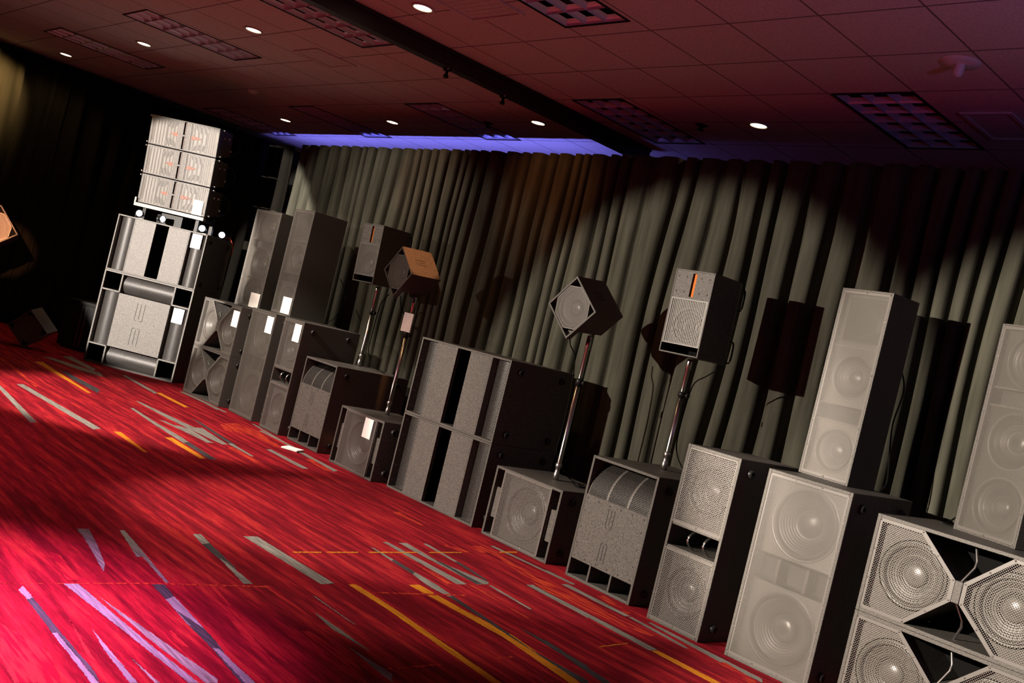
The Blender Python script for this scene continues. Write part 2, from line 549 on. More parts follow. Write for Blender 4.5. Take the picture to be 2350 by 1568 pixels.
# ------------------------------------------------------------ the room
Z_CEIL = 3.52
FLOOR_MATS = [carpet_mat(), streak_mat('carpet_grey', (0.16, 0.155, 0.14)), streak_mat('carpet_charcoal', (0.040, 0.038, 0.042)),
              streak_mat('carpet_pale_grey', (0.17, 0.165, 0.17), 0.3), streak_mat('carpet_yellow', (0.45, 0.165, 0.010), 0.3), streak_mat('carpet_orange', (0.38, 0.036, 0.013), 0.4, (0.20, 0.002, 0.011)), streak_mat('carpet_scarlet', (0.30, 0.014, 0.016), 0.4, (0.19, 0.0014, 0.011))]
STREAKS=[
('o',[(-8.817,2.951),(-8.874,2.996),(-10.375,3.103),(-10.309,3.064)]),
('y',[(-8.890,3.423),(-8.903,3.458),(-10.555,3.544),(-10.497,3.444)]),
('g',[(-7.171,2.864),(-7.240,2.946),(-8.879,2.869),(-8.828,2.800)]),
('g',[(-8.419,2.558),(-7.166,2.419),(-7.197,2.477),(-8.551,2.614),(-8.897,2.633)]),
('g',[(-9.437,4.276),(-9.509,4.341),(-10.524,4.402),(-10.463,4.342)]),
('y',[(-8.817,4.316),(-8.855,4.378),(-9.553,4.389),(-9.508,4.323)]),
('y',[(-6.558,2.993),(-6.547,3.021),(-7.195,3.076),(-7.185,3.017)]),
('y',[(-6.516,3.399),(-6.544,3.455),(-7.207,3.489),(-7.180,3.414)]),
('g',[(-7.676,3.541),(-7.014,3.503),(-7.078,3.569),(-7.254,3.593),(-7.747,3.599),(-8.376,3.641),(-8.353,3.601)]),
('d',[(-6.528,3.474),(-6.536,3.539),(-7.101,3.579),(-7.053,3.512)]),
('g',[(-8.075,3.818),(-7.213,3.879),(-7.359,3.951),(-7.775,3.937),(-8.773,3.860),(-8.812,3.828)]),
('g',[(-7.174,3.764),(-7.171,3.825),(-7.921,3.731),(-7.941,3.691)]),
('g',[(-8.916,4.712),(-9.085,4.795),(-9.758,4.790),(-9.896,4.777)]),
('g',[(-10.826,3.735),(-10.407,3.850),(-10.103,4.006),(-10.367,4.067),(-11.016,3.795),(-11.009,3.677)]),
('g',[(-10.464,4.031),(-10.630,4.114),(-11.426,4.120),(-11.293,3.979)]),
('d',[(-9.640,3.526),(-8.958,3.538),(-9.183,3.639),(-10.066,3.624),(-10.300,3.612)]),
('g',[(-8.848,4.749),(-8.864,4.792),(-9.868,4.775),(-9.861,4.721)]),
('g',[(-7.957,3.835),(-7.151,3.886),(-7.178,3.948),(-7.796,4.017),(-7.764,3.870),(-8.071,3.885)]),
('g',[(-7.162,3.756),(-7.170,3.818),(-7.691,3.846),(-7.793,3.763)]),
('d',[(-7.124,3.970),(-7.159,4.028),(-8.095,4.136),(-8.243,4.119)]),
('g',[(-6.794,3.956),(-6.805,3.987),(-7.238,4.018),(-7.216,3.967)]),
('g',[(-6.525,4.261),(-6.537,4.330),(-7.177,4.346),(-7.152,4.286)]),
('g',[(-7.389,4.652),(-7.407,4.696),(-8.364,4.823),(-8.384,4.798)]),
('g',[(-6.529,4.555),(-6.577,4.629),(-7.220,4.676),(-7.197,4.618)]),
('g',[(-7.401,4.681),(-7.414,4.711),(-8.041,4.732),(-8.018,4.685)]),
('o',[(-7.822,4.239),(-7.741,4.469),(-7.305,4.450),(-7.301,4.534),(-7.958,4.652),(-8.275,4.589),(-8.143,4.354)]),
('o',[(-6.525,3.870),(-6.562,3.928),(-7.095,3.946),(-7.028,3.873)]),
('o',[(-6.529,4.481),(-6.555,4.561),(-6.948,4.611),(-6.917,4.527)]),
('g',[(-4.470,1.865),(-4.197,1.819),(-4.013,1.786),(-4.108,1.828),(-4.408,1.899),(-4.634,1.943),(-4.625,1.882)]),
('g',[(-4.424,2.052),(-4.219,2.013),(-4.229,2.043),(-3.876,2.003),(-3.880,2.020),(-4.395,2.089),(-4.632,2.116),(-4.628,2.090)]),
('l',[(-3.688,1.383),(-3.705,1.411),(-3.832,1.410),(-3.789,1.382)]),
('d',[(-3.359,1.371),(-3.367,1.401),(-3.705,1.411),(-3.688,1.383)]),
('l',[(-2.948,1.360),(-2.945,1.383),(-3.363,1.387),(-3.359,1.371)]),
('d',[(-2.945,1.383),(-2.942,1.399),(-3.367,1.401),(-3.363,1.387)]),
('l',[(-3.372,1.621),(-2.902,1.666),(-2.897,1.699),(-3.273,1.665),(-3.864,1.629),(-3.866,1.571)]),
('g',[(-3.272,1.685),(-2.893,1.722),(-2.887,1.763),(-2.915,1.777),(-3.715,1.660)]),
('d',[(-3.680,1.919),(-3.712,1.971),(-3.870,1.991),(-3.869,1.936)]),
('l',[(-3.369,1.888),(-3.372,1.940),(-3.712,1.971),(-3.680,1.919)]),
('d',[(-3.119,1.877),(-3.213,1.923),(-3.372,1.940),(-3.398,1.892)]),
('l',[(-3.209,1.493),(-2.930,1.477),(-2.927,1.502),(-3.384,1.517)]),
('g',[(-2.919,1.554),(-2.916,1.572),(-3.121,1.556)]),
('g',[(-4.448,2.441),(-4.472,2.494),(-4.621,2.516),(-4.619,2.469)]),
('d',[(-4.070,2.410),(-4.080,2.443),(-4.472,2.494),(-4.448,2.441)]),
('g',[(-3.872,2.373),(-3.872,2.419),(-4.176,2.439),(-4.241,2.431)]),
('g',[(-3.870,2.787),(-3.884,2.872),(-4.625,2.845),(-4.618,2.758)]),
('d',[(-3.574,1.910),(-3.502,1.906),(-3.170,1.879),(-2.874,1.844),(-2.872,1.859),(-3.197,1.919),(-3.366,1.936)]),
('l',[(-2.872,1.859),(-2.867,1.895),(-3.167,1.904),(-3.180,1.884)]),
('g',[(-3.334,2.498),(-3.087,2.524),(-3.080,2.530),(-3.307,2.536),(-3.486,2.531),(-3.526,2.530)]),
('g',[(-3.369,2.641),(-3.350,2.646),(-3.705,2.653),(-3.719,2.644)]),
('g',[(-2.833,2.432),(-2.792,2.434),(-2.857,2.481),(-3.122,2.457)]),
('r',[(-2.878,2.329),(-2.864,2.360),(-3.081,2.422),(-3.306,2.376),(-3.308,2.341)]),
('r',[(-3.485,2.139),(-3.472,2.148),(-3.862,2.218),(-3.862,2.181)]),
('r',[(-3.374,2.456),(-3.373,2.472),(-3.851,2.502),(-3.851,2.461)]),
('r',[(-3.295,2.061),(-3.018,2.044),(-3.006,2.057),(-3.192,2.084),(-3.492,2.123),(-3.505,2.104)]),
('r',[(-3.367,1.539),(-3.376,1.554),(-3.704,1.570),(-3.716,1.537)]),
('r',[(-3.181,1.154),(-2.982,1.141),(-2.961,1.275),(-3.191,1.310),(-3.367,1.260),(-3.460,1.229)]),
('r',[(-3.905,1.599),(-3.906,1.652),(-4.216,1.673),(-4.273,1.645)]),
('r',[(-2.944,1.386),(-2.940,1.413),(-3.478,1.470)]),
('r',[(-3.200,1.785),(-3.189,1.797),(-3.353,1.801),(-3.355,1.771)]),
('y',[(-3.504,3.340),(-3.524,3.401),(-3.871,3.397),(-3.870,3.325)]),
('y',[(-3.152,3.353),(-2.654,3.283),(-2.645,3.344),(-3.159,3.432),(-3.524,3.401),(-3.504,3.340)]),
('y',[(-3.526,2.942),(-2.715,2.886),(-2.708,2.931),(-3.558,2.991),(-3.870,2.994),(-3.869,2.944)]),
('g',[(-4.261,3.497),(-4.282,3.528),(-4.491,3.538),(-4.510,3.523)]),
('d',[(-4.038,3.479),(-4.076,3.524),(-4.292,3.536),(-4.261,3.497)]),
('g',[(-3.863,3.444),(-3.697,3.455),(-3.704,3.492),(-3.881,3.519),(-4.076,3.524),(-4.038,3.479)]),
('d',[(-3.359,3.422),(-2.644,3.351),(-2.638,3.388),(-2.661,3.413),(-3.002,3.393),(-3.342,3.452),(-3.704,3.492),(-3.697,3.455)]),
('g',[(-3.883,3.671),(-3.884,3.746),(-4.626,3.732),(-4.625,3.690)]),
('g',[(-4.443,3.804),(-3.885,3.821),(-3.886,3.907),(-3.923,3.940),(-4.284,3.850),(-4.620,3.877),(-4.624,3.816)]),
('d',[(-3.889,3.816),(-3.895,3.863),(-4.275,3.868),(-4.283,3.841)]),
('g',[(-4.272,3.979),(-4.284,4.006),(-4.627,4.042),(-4.623,4.008)]),
('d',[(-3.942,3.939),(-3.961,3.965),(-4.284,4.015),(-4.272,3.979)]),
('g',[(-3.501,3.862),(-3.500,3.883),(-3.868,3.917),(-3.868,3.891)]),
('g',[(-3.897,4.616),(-3.897,4.647),(-4.642,4.631),(-4.638,4.592)]),
('g',[(-3.357,4.178),(-3.412,4.238),(-3.886,4.264),(-3.881,4.204)]),
('g',[(-3.667,4.519),(-3.704,4.559),(-3.896,4.565),(-3.891,4.520)]),
('d',[(-2.988,3.528),(-2.759,3.521),(-2.792,3.557),(-3.148,3.573),(-3.270,3.560)]),
('o',[(-4.299,4.409),(-3.743,4.253),(-3.519,4.346),(-3.561,4.402),(-3.706,4.309),(-3.856,4.463),(-4.001,4.416),(-4.482,4.517),(-4.476,4.453)]),
('o',[(-3.882,3.599),(-3.883,3.639),(-4.579,3.694),(-4.610,3.683)]),
('o',[(-3.388,3.728),(-3.379,3.744),(-3.867,3.780),(-3.875,3.746)]),
('o',[(-4.481,4.379),(-4.483,4.528),(-4.629,4.509),(-4.616,4.380)]),
('o',[(-4.468,4.225),(-4.484,4.286),(-4.612,4.223),(-4.616,4.152)]),
('o',[(-5.049,4.305),(-5.056,4.349),(-5.373,4.372),(-5.360,4.304)]),
('g',[(-3.730,4.210),(-2.914,4.161),(-2.913,4.229),(-2.992,4.235),(-3.775,4.255)]),
('y',[(-2.521,4.152),(-2.511,4.216),(-2.905,4.220),(-2.907,4.168)]),
('g',[(-3.370,4.502),(-3.368,4.549),(-3.897,4.582),(-3.896,4.523)]),
('g',[(-2.920,4.463),(-2.904,4.491),(-3.055,4.518),(-3.354,4.549),(-3.356,4.518)]),
('g',[(-3.897,4.616),(-3.898,4.651),(-4.145,4.661),(-4.153,4.634)]),
('g',[(-2.718,4.516),(-2.466,4.516),(-2.502,4.573),(-2.831,4.593),(-3.265,4.617),(-3.267,4.586)]),
('d',[(-3.078,3.556),(-2.626,3.467),(-2.618,3.520),(-3.110,3.588)]),
('o',[(-3.806,4.286),(-3.311,4.304),(-3.079,4.384),(-3.088,4.436),(-3.333,4.409),(-3.682,4.477),(-3.936,4.465),(-3.951,4.432)]),
('o',[(-3.397,4.550),(-3.409,4.615),(-3.695,4.693),(-3.696,4.626)]),
('o',[(-2.481,4.413),(-2.480,4.495),(-2.714,4.552),(-2.733,4.495)]),
('y',[(-4.356,2.913),(-4.372,3.102),(-4.387,3.112),(-4.371,2.921)]),
('y',[(-4.375,3.137),(-4.392,3.357),(-4.408,3.368),(-4.390,3.147)]),
('y',[(-4.398,3.434),(-4.428,3.812),(-4.446,3.826),(-4.415,3.445)]),
('y',[(-4.437,3.910),(-4.461,4.194),(-4.478,4.208),(-4.454,3.923)]),
('y',[(-4.493,4.548),(-4.508,4.726),(-4.533,4.750),(-4.518,4.570)]),
('o',[(-3.860,1.920),(-3.822,2.482),(-3.840,2.491),(-3.876,1.926),(-3.857,1.335)]),
('o',[(-3.746,3.015),(-3.698,3.612),(-3.718,3.629),(-3.765,3.028)]),
('o',[(-2.897,2.495),(-2.907,2.780),(-2.921,2.775),(-2.913,2.500)]),
('o',[(-2.929,3.079),(-2.937,3.213),(-2.947,3.217),(-2.938,3.086)]),
('y',[(-2.987,3.858),(-3.008,4.098),(-3.018,4.110),(-2.997,3.864)])]

fl = MB()
fl.face([(-16, -9, 0), (6, -9, 0), (6, 9, 0), (-16, 9, 0)])
fl.face([(-16, -9, -0.1), (-16, 9, -0.1), (6, 9, -0.1), (6, -9, -0.1)])
SL = {'g': 1, 'd': 2, 'l': 3, 'y': 4, 'o': 5, 'r': 6}
rs = random.Random(3)
for n, (c, poly) in enumerate(STREAKS):
    zz = 0.0003 + 0.000004 * n
    pts = []
    for i in range(len(poly)):
        p, q = Vector(poly[i]), Vector(poly[(i + 1) % len(poly)])
        k = max(1, min(160, int((q - p).length / 0.009)))
        for j in range(k):
            c_ = p.lerp(q, j / k)
            w_ = 0.0 if j == 0 else 0.0022
            pts.append((c_.x + rs.uniform(-w_, w_) * 1.5, c_.y + rs.uniform(-w_, w_)))
    bm_ = bmesh.new()
    vs_ = [bm_.verts.new((x, y, zz)) for x, y in pts]
    bm_.faces.new(vs_)
    bmesh.ops.triangulate(bm_, faces=bm_.faces[:])
    for f in bm_.faces:
        fl.face([v.co for v in (f.verts if f.normal.z >= 0 else reversed(f.verts))], SL[c])
    bm_.free()
structure(fl.build('floor', FLOOR_MATS))

TROFFERS = [(-3.46, 6.48), (-5.97, 6.48), (-8.47, 6.48), (-10.93, 6.48), (-13.35, 6.48), (-12.02, 3.885), (-9.63, 3.885), (-7.22, 3.885), (-4.72, 3.885), (-2.20, 3.885)]
TX, TY = 0.295, 0.605
ce = MB()
cx_ = sorted({-16.0, 6.0} | {round(x + s * TX, 3) for x, y in TROFFERS for s in (-1, 1)})
cy_ = sorted({-9.0, 9.0} | {round(y + s * TY, 3) for x, y in TROFFERS for s in (-1, 1)})
for i in range(len(cx_) - 1):
    for j in range(len(cy_) - 1):
        mx_, my_ = (cx_[i] + cx_[i + 1]) / 2, (cy_[j] + cy_[j + 1]) / 2
        if any(abs(mx_ - x) < TX and abs(my_ - y) < TY for x, y in TROFFERS):
            continue
        ce.face([(cx_[i], cy_[j], Z_CEIL), (cx_[i], cy_[j + 1], Z_CEIL), (cx_[i + 1], cy_[j + 1], Z_CEIL), (cx_[i + 1], cy_[j], Z_CEIL)])
ce.box(-16, 6, -9, 9, Z_CEIL + 0.13, Z_CEIL + 0.2)
structure(ce.build('ceiling', ceiling_mat()))
WALLMAT = base_mat('dark_wall_paint', (0.008, 0.0075, 0.007), 0.9)[0]
w = MB()
w.box(-16, 6, 9, 9.1, 0, Z_CEIL)
structure(w.build('wall_back', WALLMAT))
w = MB()
w.box(-16.1, -16, -9, 9, 0, Z_CEIL)
structure(w.build('wall_left', WALLMAT))
w = MB()
w.box(6, 6.1, -9, 9, 0, Z_CEIL)
structure(w.build('wall_right', WALLMAT))
w = MB()
w.box(-16, 6, -9.1, -9, 0, Z_CEIL)
structure(w.build('wall_front', WALLMAT))

# the dark partition track that runs across the ceiling
b = MB()
b.box(-6.60, -6.50, -9, 7.3, Z_CEIL - 0.14, Z_CEIL)
b.box(-6.615, -6.485, -9, 7.3, Z_CEIL - 0.03, Z_CEIL - 0.001)
structure(b.build('trim_1', base_mat('track_black', (0.012, 0.012, 0.012), 0.5)[0]))


def drape(name, length, height, depth, mat, seed, hem=0.02, mean=0.17):
    """hanging pleated cloth along local +x: uneven deep folds that spread and wander towards the floor"""
    rnd = random.Random(seed)
    xs, x = [0.0], 0.0
    while x < length:
        x += mean * rnd.uniform(0.55, 1.55)
        xs.append(x)
    prof = []
    for i in range(len(xs) - 1):
        a, b_ = xs[i], xs[i + 1]
        dp = depth * rnd.uniform(0.45, 1.15)
        wd = b_ - a
        skew = rnd.uniform(0.10, 0.30)
        for t, d in ((0.0, 0.30), (0.05, 0.12), (0.13, 0.02), (0.25, 0.0), (0.42, 0.02), (0.53, 0.08), (0.59, 0.20), (0.62, 0.50), (0.645, 0.85), (0.68, 1.0), (0.78, 1.0), (0.88, 0.8), (0.95, 0.55)):
            prof.append((a + wd * min(1, t + skew * 0.15), d * dp))
    rows = []
    NZ = 22
    ph = [rnd.uniform(0, 6.28) for _ in range(4)]
    for k in range(NZ + 1):
        z = hem + (height - hem) * k / NZ
        row = []
        for x_, d in prof:
            f = 1 - 0.35 * max(0.0, (z - height + 0.5) / 0.5)
            wob = 0.022 * math.sin(1.1 * z + 2.3 * x_ + ph[0]) * (1 - z / height * 0.8) + 0.012 * math.sin(2.7 * z + 5.1 * x_ + ph[1])
            row.append((x_ + wob, d * f + 0.010 * math.sin(3.1 * x_ + 1.7 * z + ph[2]), z))
        rows.append(row)
    mb = MB()
    mb.grid(rows)
    o = mb.build(name, mat)
    sd = o.modifiers.new('cloth', 'SOLIDIFY')
    sd.thickness = 0.004
    return o


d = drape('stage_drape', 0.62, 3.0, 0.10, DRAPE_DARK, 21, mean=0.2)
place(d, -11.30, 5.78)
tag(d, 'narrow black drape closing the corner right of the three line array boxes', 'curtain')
d = drape('stage_drape', 12.5, 3.01, 0.125, DRAPE, 5, mean=0.165)
place(d, -10.47, 5.76)
tag(d, 'long grey-olive pleated drape hung behind the whole row of speakers', 'curtain')
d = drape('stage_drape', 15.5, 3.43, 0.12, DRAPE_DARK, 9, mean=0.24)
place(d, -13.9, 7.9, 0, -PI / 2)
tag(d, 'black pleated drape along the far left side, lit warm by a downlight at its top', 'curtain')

# ------------------------------------------------------------ ceiling fittings
def make_troffer():
    t = empty('recessed_ceiling_light', '', 'ceiling light', 'unlit recessed louvre lights in the ceiling')
    hx, hy = TX - 0.001, TY - 0.001
    m_ = MB()
    for x0, x1, y0, y1 in ((-hx, hx, -hy, -hy + 0.016), (-hx, hx, hy - 0.016, hy), (-hx, -hx + 0.016, -hy, hy), (hx - 0.016, hx, -hy, hy)):
        m_.box(x0, x1, y0, y1, -0.006, 0.110)
    m_.build('frame', BLACK_METAL, t)
    m_ = MB()
    m_.box(-hx + 0.016, hx - 0.016, -hy + 0.016, hy - 0.016, 0.100, 0.110)
    m_.build('reflector', TROFFER_BACK, t)
    lv = MB()
    nx, ny = 3, 6
    x0, y0 = -hx + 0.016, -hy + 0.016
    cw, cl = (2 * hx - 0.032) / nx, (2 * hy - 0.032) / ny
    for i in range(nx):
        for j in range(ny):
            xa, ya = x0 + i * cw, y0 + j * cl
            xm, ym = xa + cw / 2, ya + cl / 2
            rings = []
            for k, z in ((0.985, 0.0), (0.90, 0.014), (0.76, 0.026), (0.60, 0.034)):
                rings.append([(xm + sx * cw / 2 * k, ym + sy * cl / 2 * k, z) for sx, sy in ((-1, -1), (1, -1), (1, 1), (-1, 1))])
            lv.grid(rings, 0, None, False, True)
    lv.build('louver', LOUVER, t)
    return t


TP = make_troffer()
tro = [(-3.46, 6.48, 'recessed ceiling light with clear louvre cells, above the right-hand columns'),
       (-5.97, 6.48, 'narrow recessed ceiling light just right of the black ceiling track, above the drape'),
       (-8.47, 6.48, 'recessed ceiling light first to the left of the black track, touching the blue glow'),
       (-10.93, 6.48, 'recessed ceiling light second to the left of the black track, touching the blue glow'),
       (-13.35, 6.48, 'bluish recessed ceiling light right above the three-box loudspeaker stack'),
       (-12.02, 3.885, 'faint recessed ceiling light farthest left, between two lit downlights'),
       (-9.63, 3.885, 'long recessed ceiling light between the second and third lit downlights from left'),
       (-7.22, 3.885, 'recessed ceiling light cut by the top edge, along the left of the black track'),
       (-4.72, 3.885, 'recessed ceiling light cut by the top edge, right of the square ceiling vent'),
       (-2.20, 3.885, 'sliver of a recessed ceiling light at the top right corner')]
for i, (x, y, lab) in enumerate(tro):
    if i == 0:
        TP['label'] = lab
        place(TP, x, y, Z_CEIL)
    else:
        dup(TP, lab, x, y, Z_CEIL)


def make_downlight():
    t = empty('downlight', '', 'downlight', 'lit downlights in the ceiling')
    MB().lathe(0, 0, [(0.088, 0.0), (0.088, -0.008), (0.068, -0.010), (0.064, -0.002), (0.064, 0.003)], 0, 32, 0, 'z').build('trim_ring', WHITE_TRIM, t)
    MB().lathe(0, 0, [(0.064, -0.004), (0.04, -0.006), (0.001, -0.0065)], 0, 32, 0, 'z').build('lamp_lens', DOWN_GLOW, t)
    return t


DL = make_downlight()
dls = [(-13.31, 3.86, 'lit downlight farthest left, above the warm patch on the black drape'),
       (-10.86, 3.88, 'lit downlight between the two recessed lights at top left'),
       (-8.45, 3.92, 'lit downlight between the long recessed light and the black ceiling track'),
       (-5.95, 3.95, 'lit downlight at the top edge, first to the right of the track'),
       (-12.16, 6.38, 'small lit downlight above the drape beside the blue glow, leftmost of that row'),
       (-9.78, 6.46, 'small lit downlight between two recessed lights above the blue glow'),
       (-7.30, 6.48, 'lit downlight close to the left of the black track, above the blue glow'),
       (-4.76, 6.54, 'lit downlight on the right, between the two recessed lights above the drape')]
for i, (x, y, lab) in enumerate(dls):
    o = DL if i == 0 else dup(DL, lab, x, y)
    place(o, x, y, Z_CEIL - 0.001)
    o['label'] = lab
    spot('downlight_lamp', (x, y, Z_CEIL - 0.03), (x, y, 0), 26, 140, 0.6, (1.0, 0.60, 0.26), 0.05)


def disc(name, label, cat, x, y, prof, mat, n=28):
    o = MB().lathe(0, 0, prof, 0, n, 0, 'z').build(name, mat)
    place(o, x, y, Z_CEIL)
    return tag(o, label, cat)


CEILWHITE = base_mat('white_plastic', (0.86, 0.84, 0.83), 0.35)[0]
sp_ = empty('ceiling_speaker', 'round white ceiling fitting with a drop tube, at the right of the ceiling', 'ceiling fitting')
MB().lathe(0, 0, [(0.001, -0.016), (0.06, -0.016), (0.108, -0.008), (0.112, 0)], 0, 36, 0, 'z').build('cover_plate', CEILWHITE, sp_)
MB().lathe(0, 0, [(0.028, -0.012), (0.028, -0.07), (0.016, -0.085), (0.001, -0.087)], 0, 20, 0, 'z').build('drop_tube', CEILWHITE, sp_)
place(sp_, -2.68, 5.42, Z_CEIL)
for x, y, lab in ((-5.34, 6.55, 'small dark sprinkler head between the track and the right downlight'),
                  (-8.09, 6.50, 'small dark sprinkler head beside a recessed light above the blue glow')):
    t = empty('sprinkler_head', lab, 'sprinkler', 'sprinkler heads')
    MB().lathe(0, 0, [(0.001, -0.008), (0.05, -0.006), (0.055, 0)], 0, 24, 0, 'z').build('escutcheon', BLACK_METAL, t)
    MB().lathe(0, 0, [(0.014, -0.005), (0.014, -0.035), (0.034, -0.042), (0.034, -0.046), (0.001, -0.047)], 0, 16, 0, 'z').build('deflector', BLACK_METAL, t)
    place(t, x, y, Z_CEIL)
disc('smoke_detector', 'small round pale smoke detector above the left columns', 'smoke detector', -11.1, 5.32,
     [(0.001, -0.045), (0.05, -0.042), (0.065, -0.02), (0.07, 0)], CEILWHITE)
VENT = speckled('vent_paint', (0.70, 0.68, 0.67), 0.08, 40)


def vent(x, y, sx, sy, label):
    t = empty('ceiling_vent', label, 'vent', 'ceiling vents')
    m_ = MB()
    m_.ring([(-sx, -sy), (sx, -sy), (sx, sy), (-sx, sy)], [(-sx + .03, -sy + .03), (sx - .03, -sy + .03), (sx - .03, sy - .03), (-sx + .03, sy - .03)], 0, 0.012)
    o1 = m_.build('frame', VENT, t, (0, 0, 0), (-PI / 2, 0, 0))
    m_ = MB()
    n = max(3, int(sy / 0.03))
    for i in range(n):
        yy = -sy + 0.03 + (2 * sy - 0.06) * (i + 0.5) / n
        m_.box(-sx + 0.03, sx - 0.03, yy - (sy - 0.03) / n * 0.94, yy + (sy - 0.03) / n * 0.94, -0.004, -0.001)
    m_.build('slat_panel', VENT, t)
    place(t, x, y, Z_CEIL - 0.001)
    return t


vent(-5.43, 3.95, 0.28, 0.28, 'square ceiling vent at the top edge, right of a lit downlight')
vent(-8.35, 4.62, 0.22, 0.22, 'faint square ceiling vent right of the third lit downlight from left')
vent(-2.86, 6.55, 0.17, 0.28, 'ceiling vent at the right edge, beside the rightmost recessed light')
for x, y, lab in ((-6.55, 4.72, 'upper of two small clamps hanging from the black ceiling track'),
                  (-6.55, 5.36, 'lower of two small clamps hanging from the black ceiling track')):
    t = empty('track_clamp', lab, 'clamp', 'track clamps')
    MB().box(-0.03, 0.03, -0.02, 0.02, -0.02, 0.0).lathe(0, 0, [(0.012, 0), (0.012, -0.05), (0.022, -0.055), (0.022, -0.075), (0.001, -0.077)], 0, 14, 0, 'z').build('clamp_body', BLACK_METAL, t)
    MB().lathe(0.028, -0.005, [(0.012, 0.0), (0.012, 0.02), (0.001, 0.021)], 0, 14, -0.02, 'x').build('clamp_knob', SCREW, t)
    place(t, x, y, Z_CEIL - 0.14)

# unseen batten behind the drape, its flap shaped to cut the blue glow
bt = MB()
bt.box(-13.4, -7.0, 7.02, 7.04, 2.80, 3.02)
bt.box(-13.4, -7.0, 7.02, 7.27, 2.78, 2.80)
bt.box(-13.4, -7.0, 7.25, 7.27, 2.80, 2.90)
for xx in (-13.3, -10.6, -7.1):
    bt.box(xx, xx + 0.05, 7.05, 7.15, 0, 2.78)
tag(bt.build('unseen_batten', BLACK_METAL), 'long unseen black batten added behind the drape to shape the blue glow', 'stage light')
al = bpy.data.lights.new('batten_lamp', 'AREA')
al.shape = 'RECTANGLE'
al.size, al.size_y = 6.3, 0.012
al.energy = 36
al.color = (0.22, 0.20, 1.0)
ao = bpy.data.objects.new('batten_lamp', al)
ao.location = (-10.2, 7.054, 2.83)
ao.rotation_euler = (PI, 0, 0)
C.objects.link(ao)


# ------------------------------------------------------------ loudspeaker pieces
GROUP = {}


def shell(parent, w_, h, d_, t=0.018, mats=(PAINT, INSIDE), name='cabinet', extra=None):
    """open-fronted box with real panel thickness; extra(mb) adds inner walls"""
    m_ = MB()
    m_.box(-w_ / 2, -w_ / 2 + t, 0, d_, 0, h)
    m_.box(w_ / 2 - t, w_ / 2, 0, d_, 0, h)
    m_.box(-w_ / 2 + t, w_ / 2 - t, 0, d_, 0, t)
    m_.box(-w_ / 2 + t, w_ / 2 - t, 0, d_, h - t, h)
    m_.box(-w_ / 2 + t, w_ / 2 - t, d_ - t, d_, t, h - t)
    m_.face([(-w_ / 2 + t, d_ - t - 0.001, t), (w_ / 2 - t, d_ - t - 0.001, t), (w_ / 2 - t, d_ - t - 0.001, h - t), (-w_ / 2 + t, d_ - t - 0.001, h - t)], 1)
    if extra:
        extra(m_)
    return m_.build(name, mats, parent, bevel=0.003)


def feet(parent, w_, h, d_):
    """rubber stacking feet on the right side"""
    for y in (0.11, d_ - 0.12):
        for z in (0.075, h - 0.075):
            MB().lathe(0, 0, [(0.001, 0.004), (0.010, 0.004), (0.013, 0.022), (0.022, 0.020), (0.026, 0.0), (0.026, -0.0005)], 0, 24, 0, 'x').build('rubber_foot', RUBBER, parent, (w_ / 2, y, z))


def driver(parent, cx, cz, r, y0):
    """cone loudspeaker facing the front"""
    pr = [(r, y0), (r, y0 - 0.007), (0.95 * r, y0 - 0.008)]
    for k in range(7):
        t = k / 6
        pr.append(((0.94 - 0.12 * t) * r, y0 - 0.006 - 0.012 * math.sin(PI * t)))
    nk = 26
    for k in range(nk + 1):
        t = k / nk
        pr.append(((0.81 - 0.45 * t) * r, y0 + 0.002 + t * 0.22 * r + 0.0016 * math.sin(t * 44)))
    o = MB().lathe(0, 0, pr, 0, 56).build('driver', CONE, parent, (cx, 0, cz))
    yc = y0 + 0.22 * r
    cp = [(0.36 * r * math.cos(a), yc - 0.13 * r * math.sin(a)) for a in [k * PI / 2 / 8 for k in range(9)]]
    cp[-1] = (0.0005, cp[-1][1])
    MB().lathe(0, 0, [(0.375 * r, yc + 0.004)] + cp, 0, 40).build('dust_cap', CAP, o)
    return o


def baffle(parent, w_, z0, z1, y, holes, name='baffle'):
    """front board with round cut-outs"""
    m_ = MB()
    x0, x1 = -w_ / 2, w_ / 2
    zs = [z0] + [((holes[i][1] + holes[i][2]) + (holes[i + 1][1] - holes[i + 1][2])) / 2 for i in range(len(holes) - 1)] + [z1]
    for i, (cx, cz, r) in enumerate(holes):
        a0, a1 = zs[i], zs[i + 1]
        n = 48
        inner, outer = [], []
        for k in range(n):
            a = 2 * PI * k / n + PI / n
            ca, sa = math.cos(a), math.sin(a)
            inner.append((cx + r * ca, y, cz + r * sa))
            tx = ((x1 if ca > 0 else x0) - cx) / ca if abs(ca) > 1e-9 else 1e9
            tz = ((a1 if sa > 0 else a0) - cz) / sa if abs(sa) > 1e-9 else 1e9
            t = min(tx, tz)
            outer.append((cx + t * ca, y, cz + t * sa))
        m_.grid([outer, inner], 0, None, False, True)
        m_.grid([inner, [(p[0], y + 0.02, p[2]) for p in inner]], 0, None, False, True)
        for sx in (x0, x1):
            for sz in (a0, a1):
                # the small corner pieces the rays leave open
                near = sorted(outer, key=lambda p: (p[0] - sx) ** 2 + (p[2] - sz) ** 2)[:2]
                m_.face([near[0], (sx, y, sz), near[1]])
    if not holes:
        m_.face([(x0, y, z0), (x1, y, z0), (x1, y, z1), (x0, y, z1)])
    return m_.build(name, BAFFLE, parent)


def rect(x0, x1, z0, z1):
    return [(x0, z0), (x1, z0), (x1, z1), (x0, z1)]


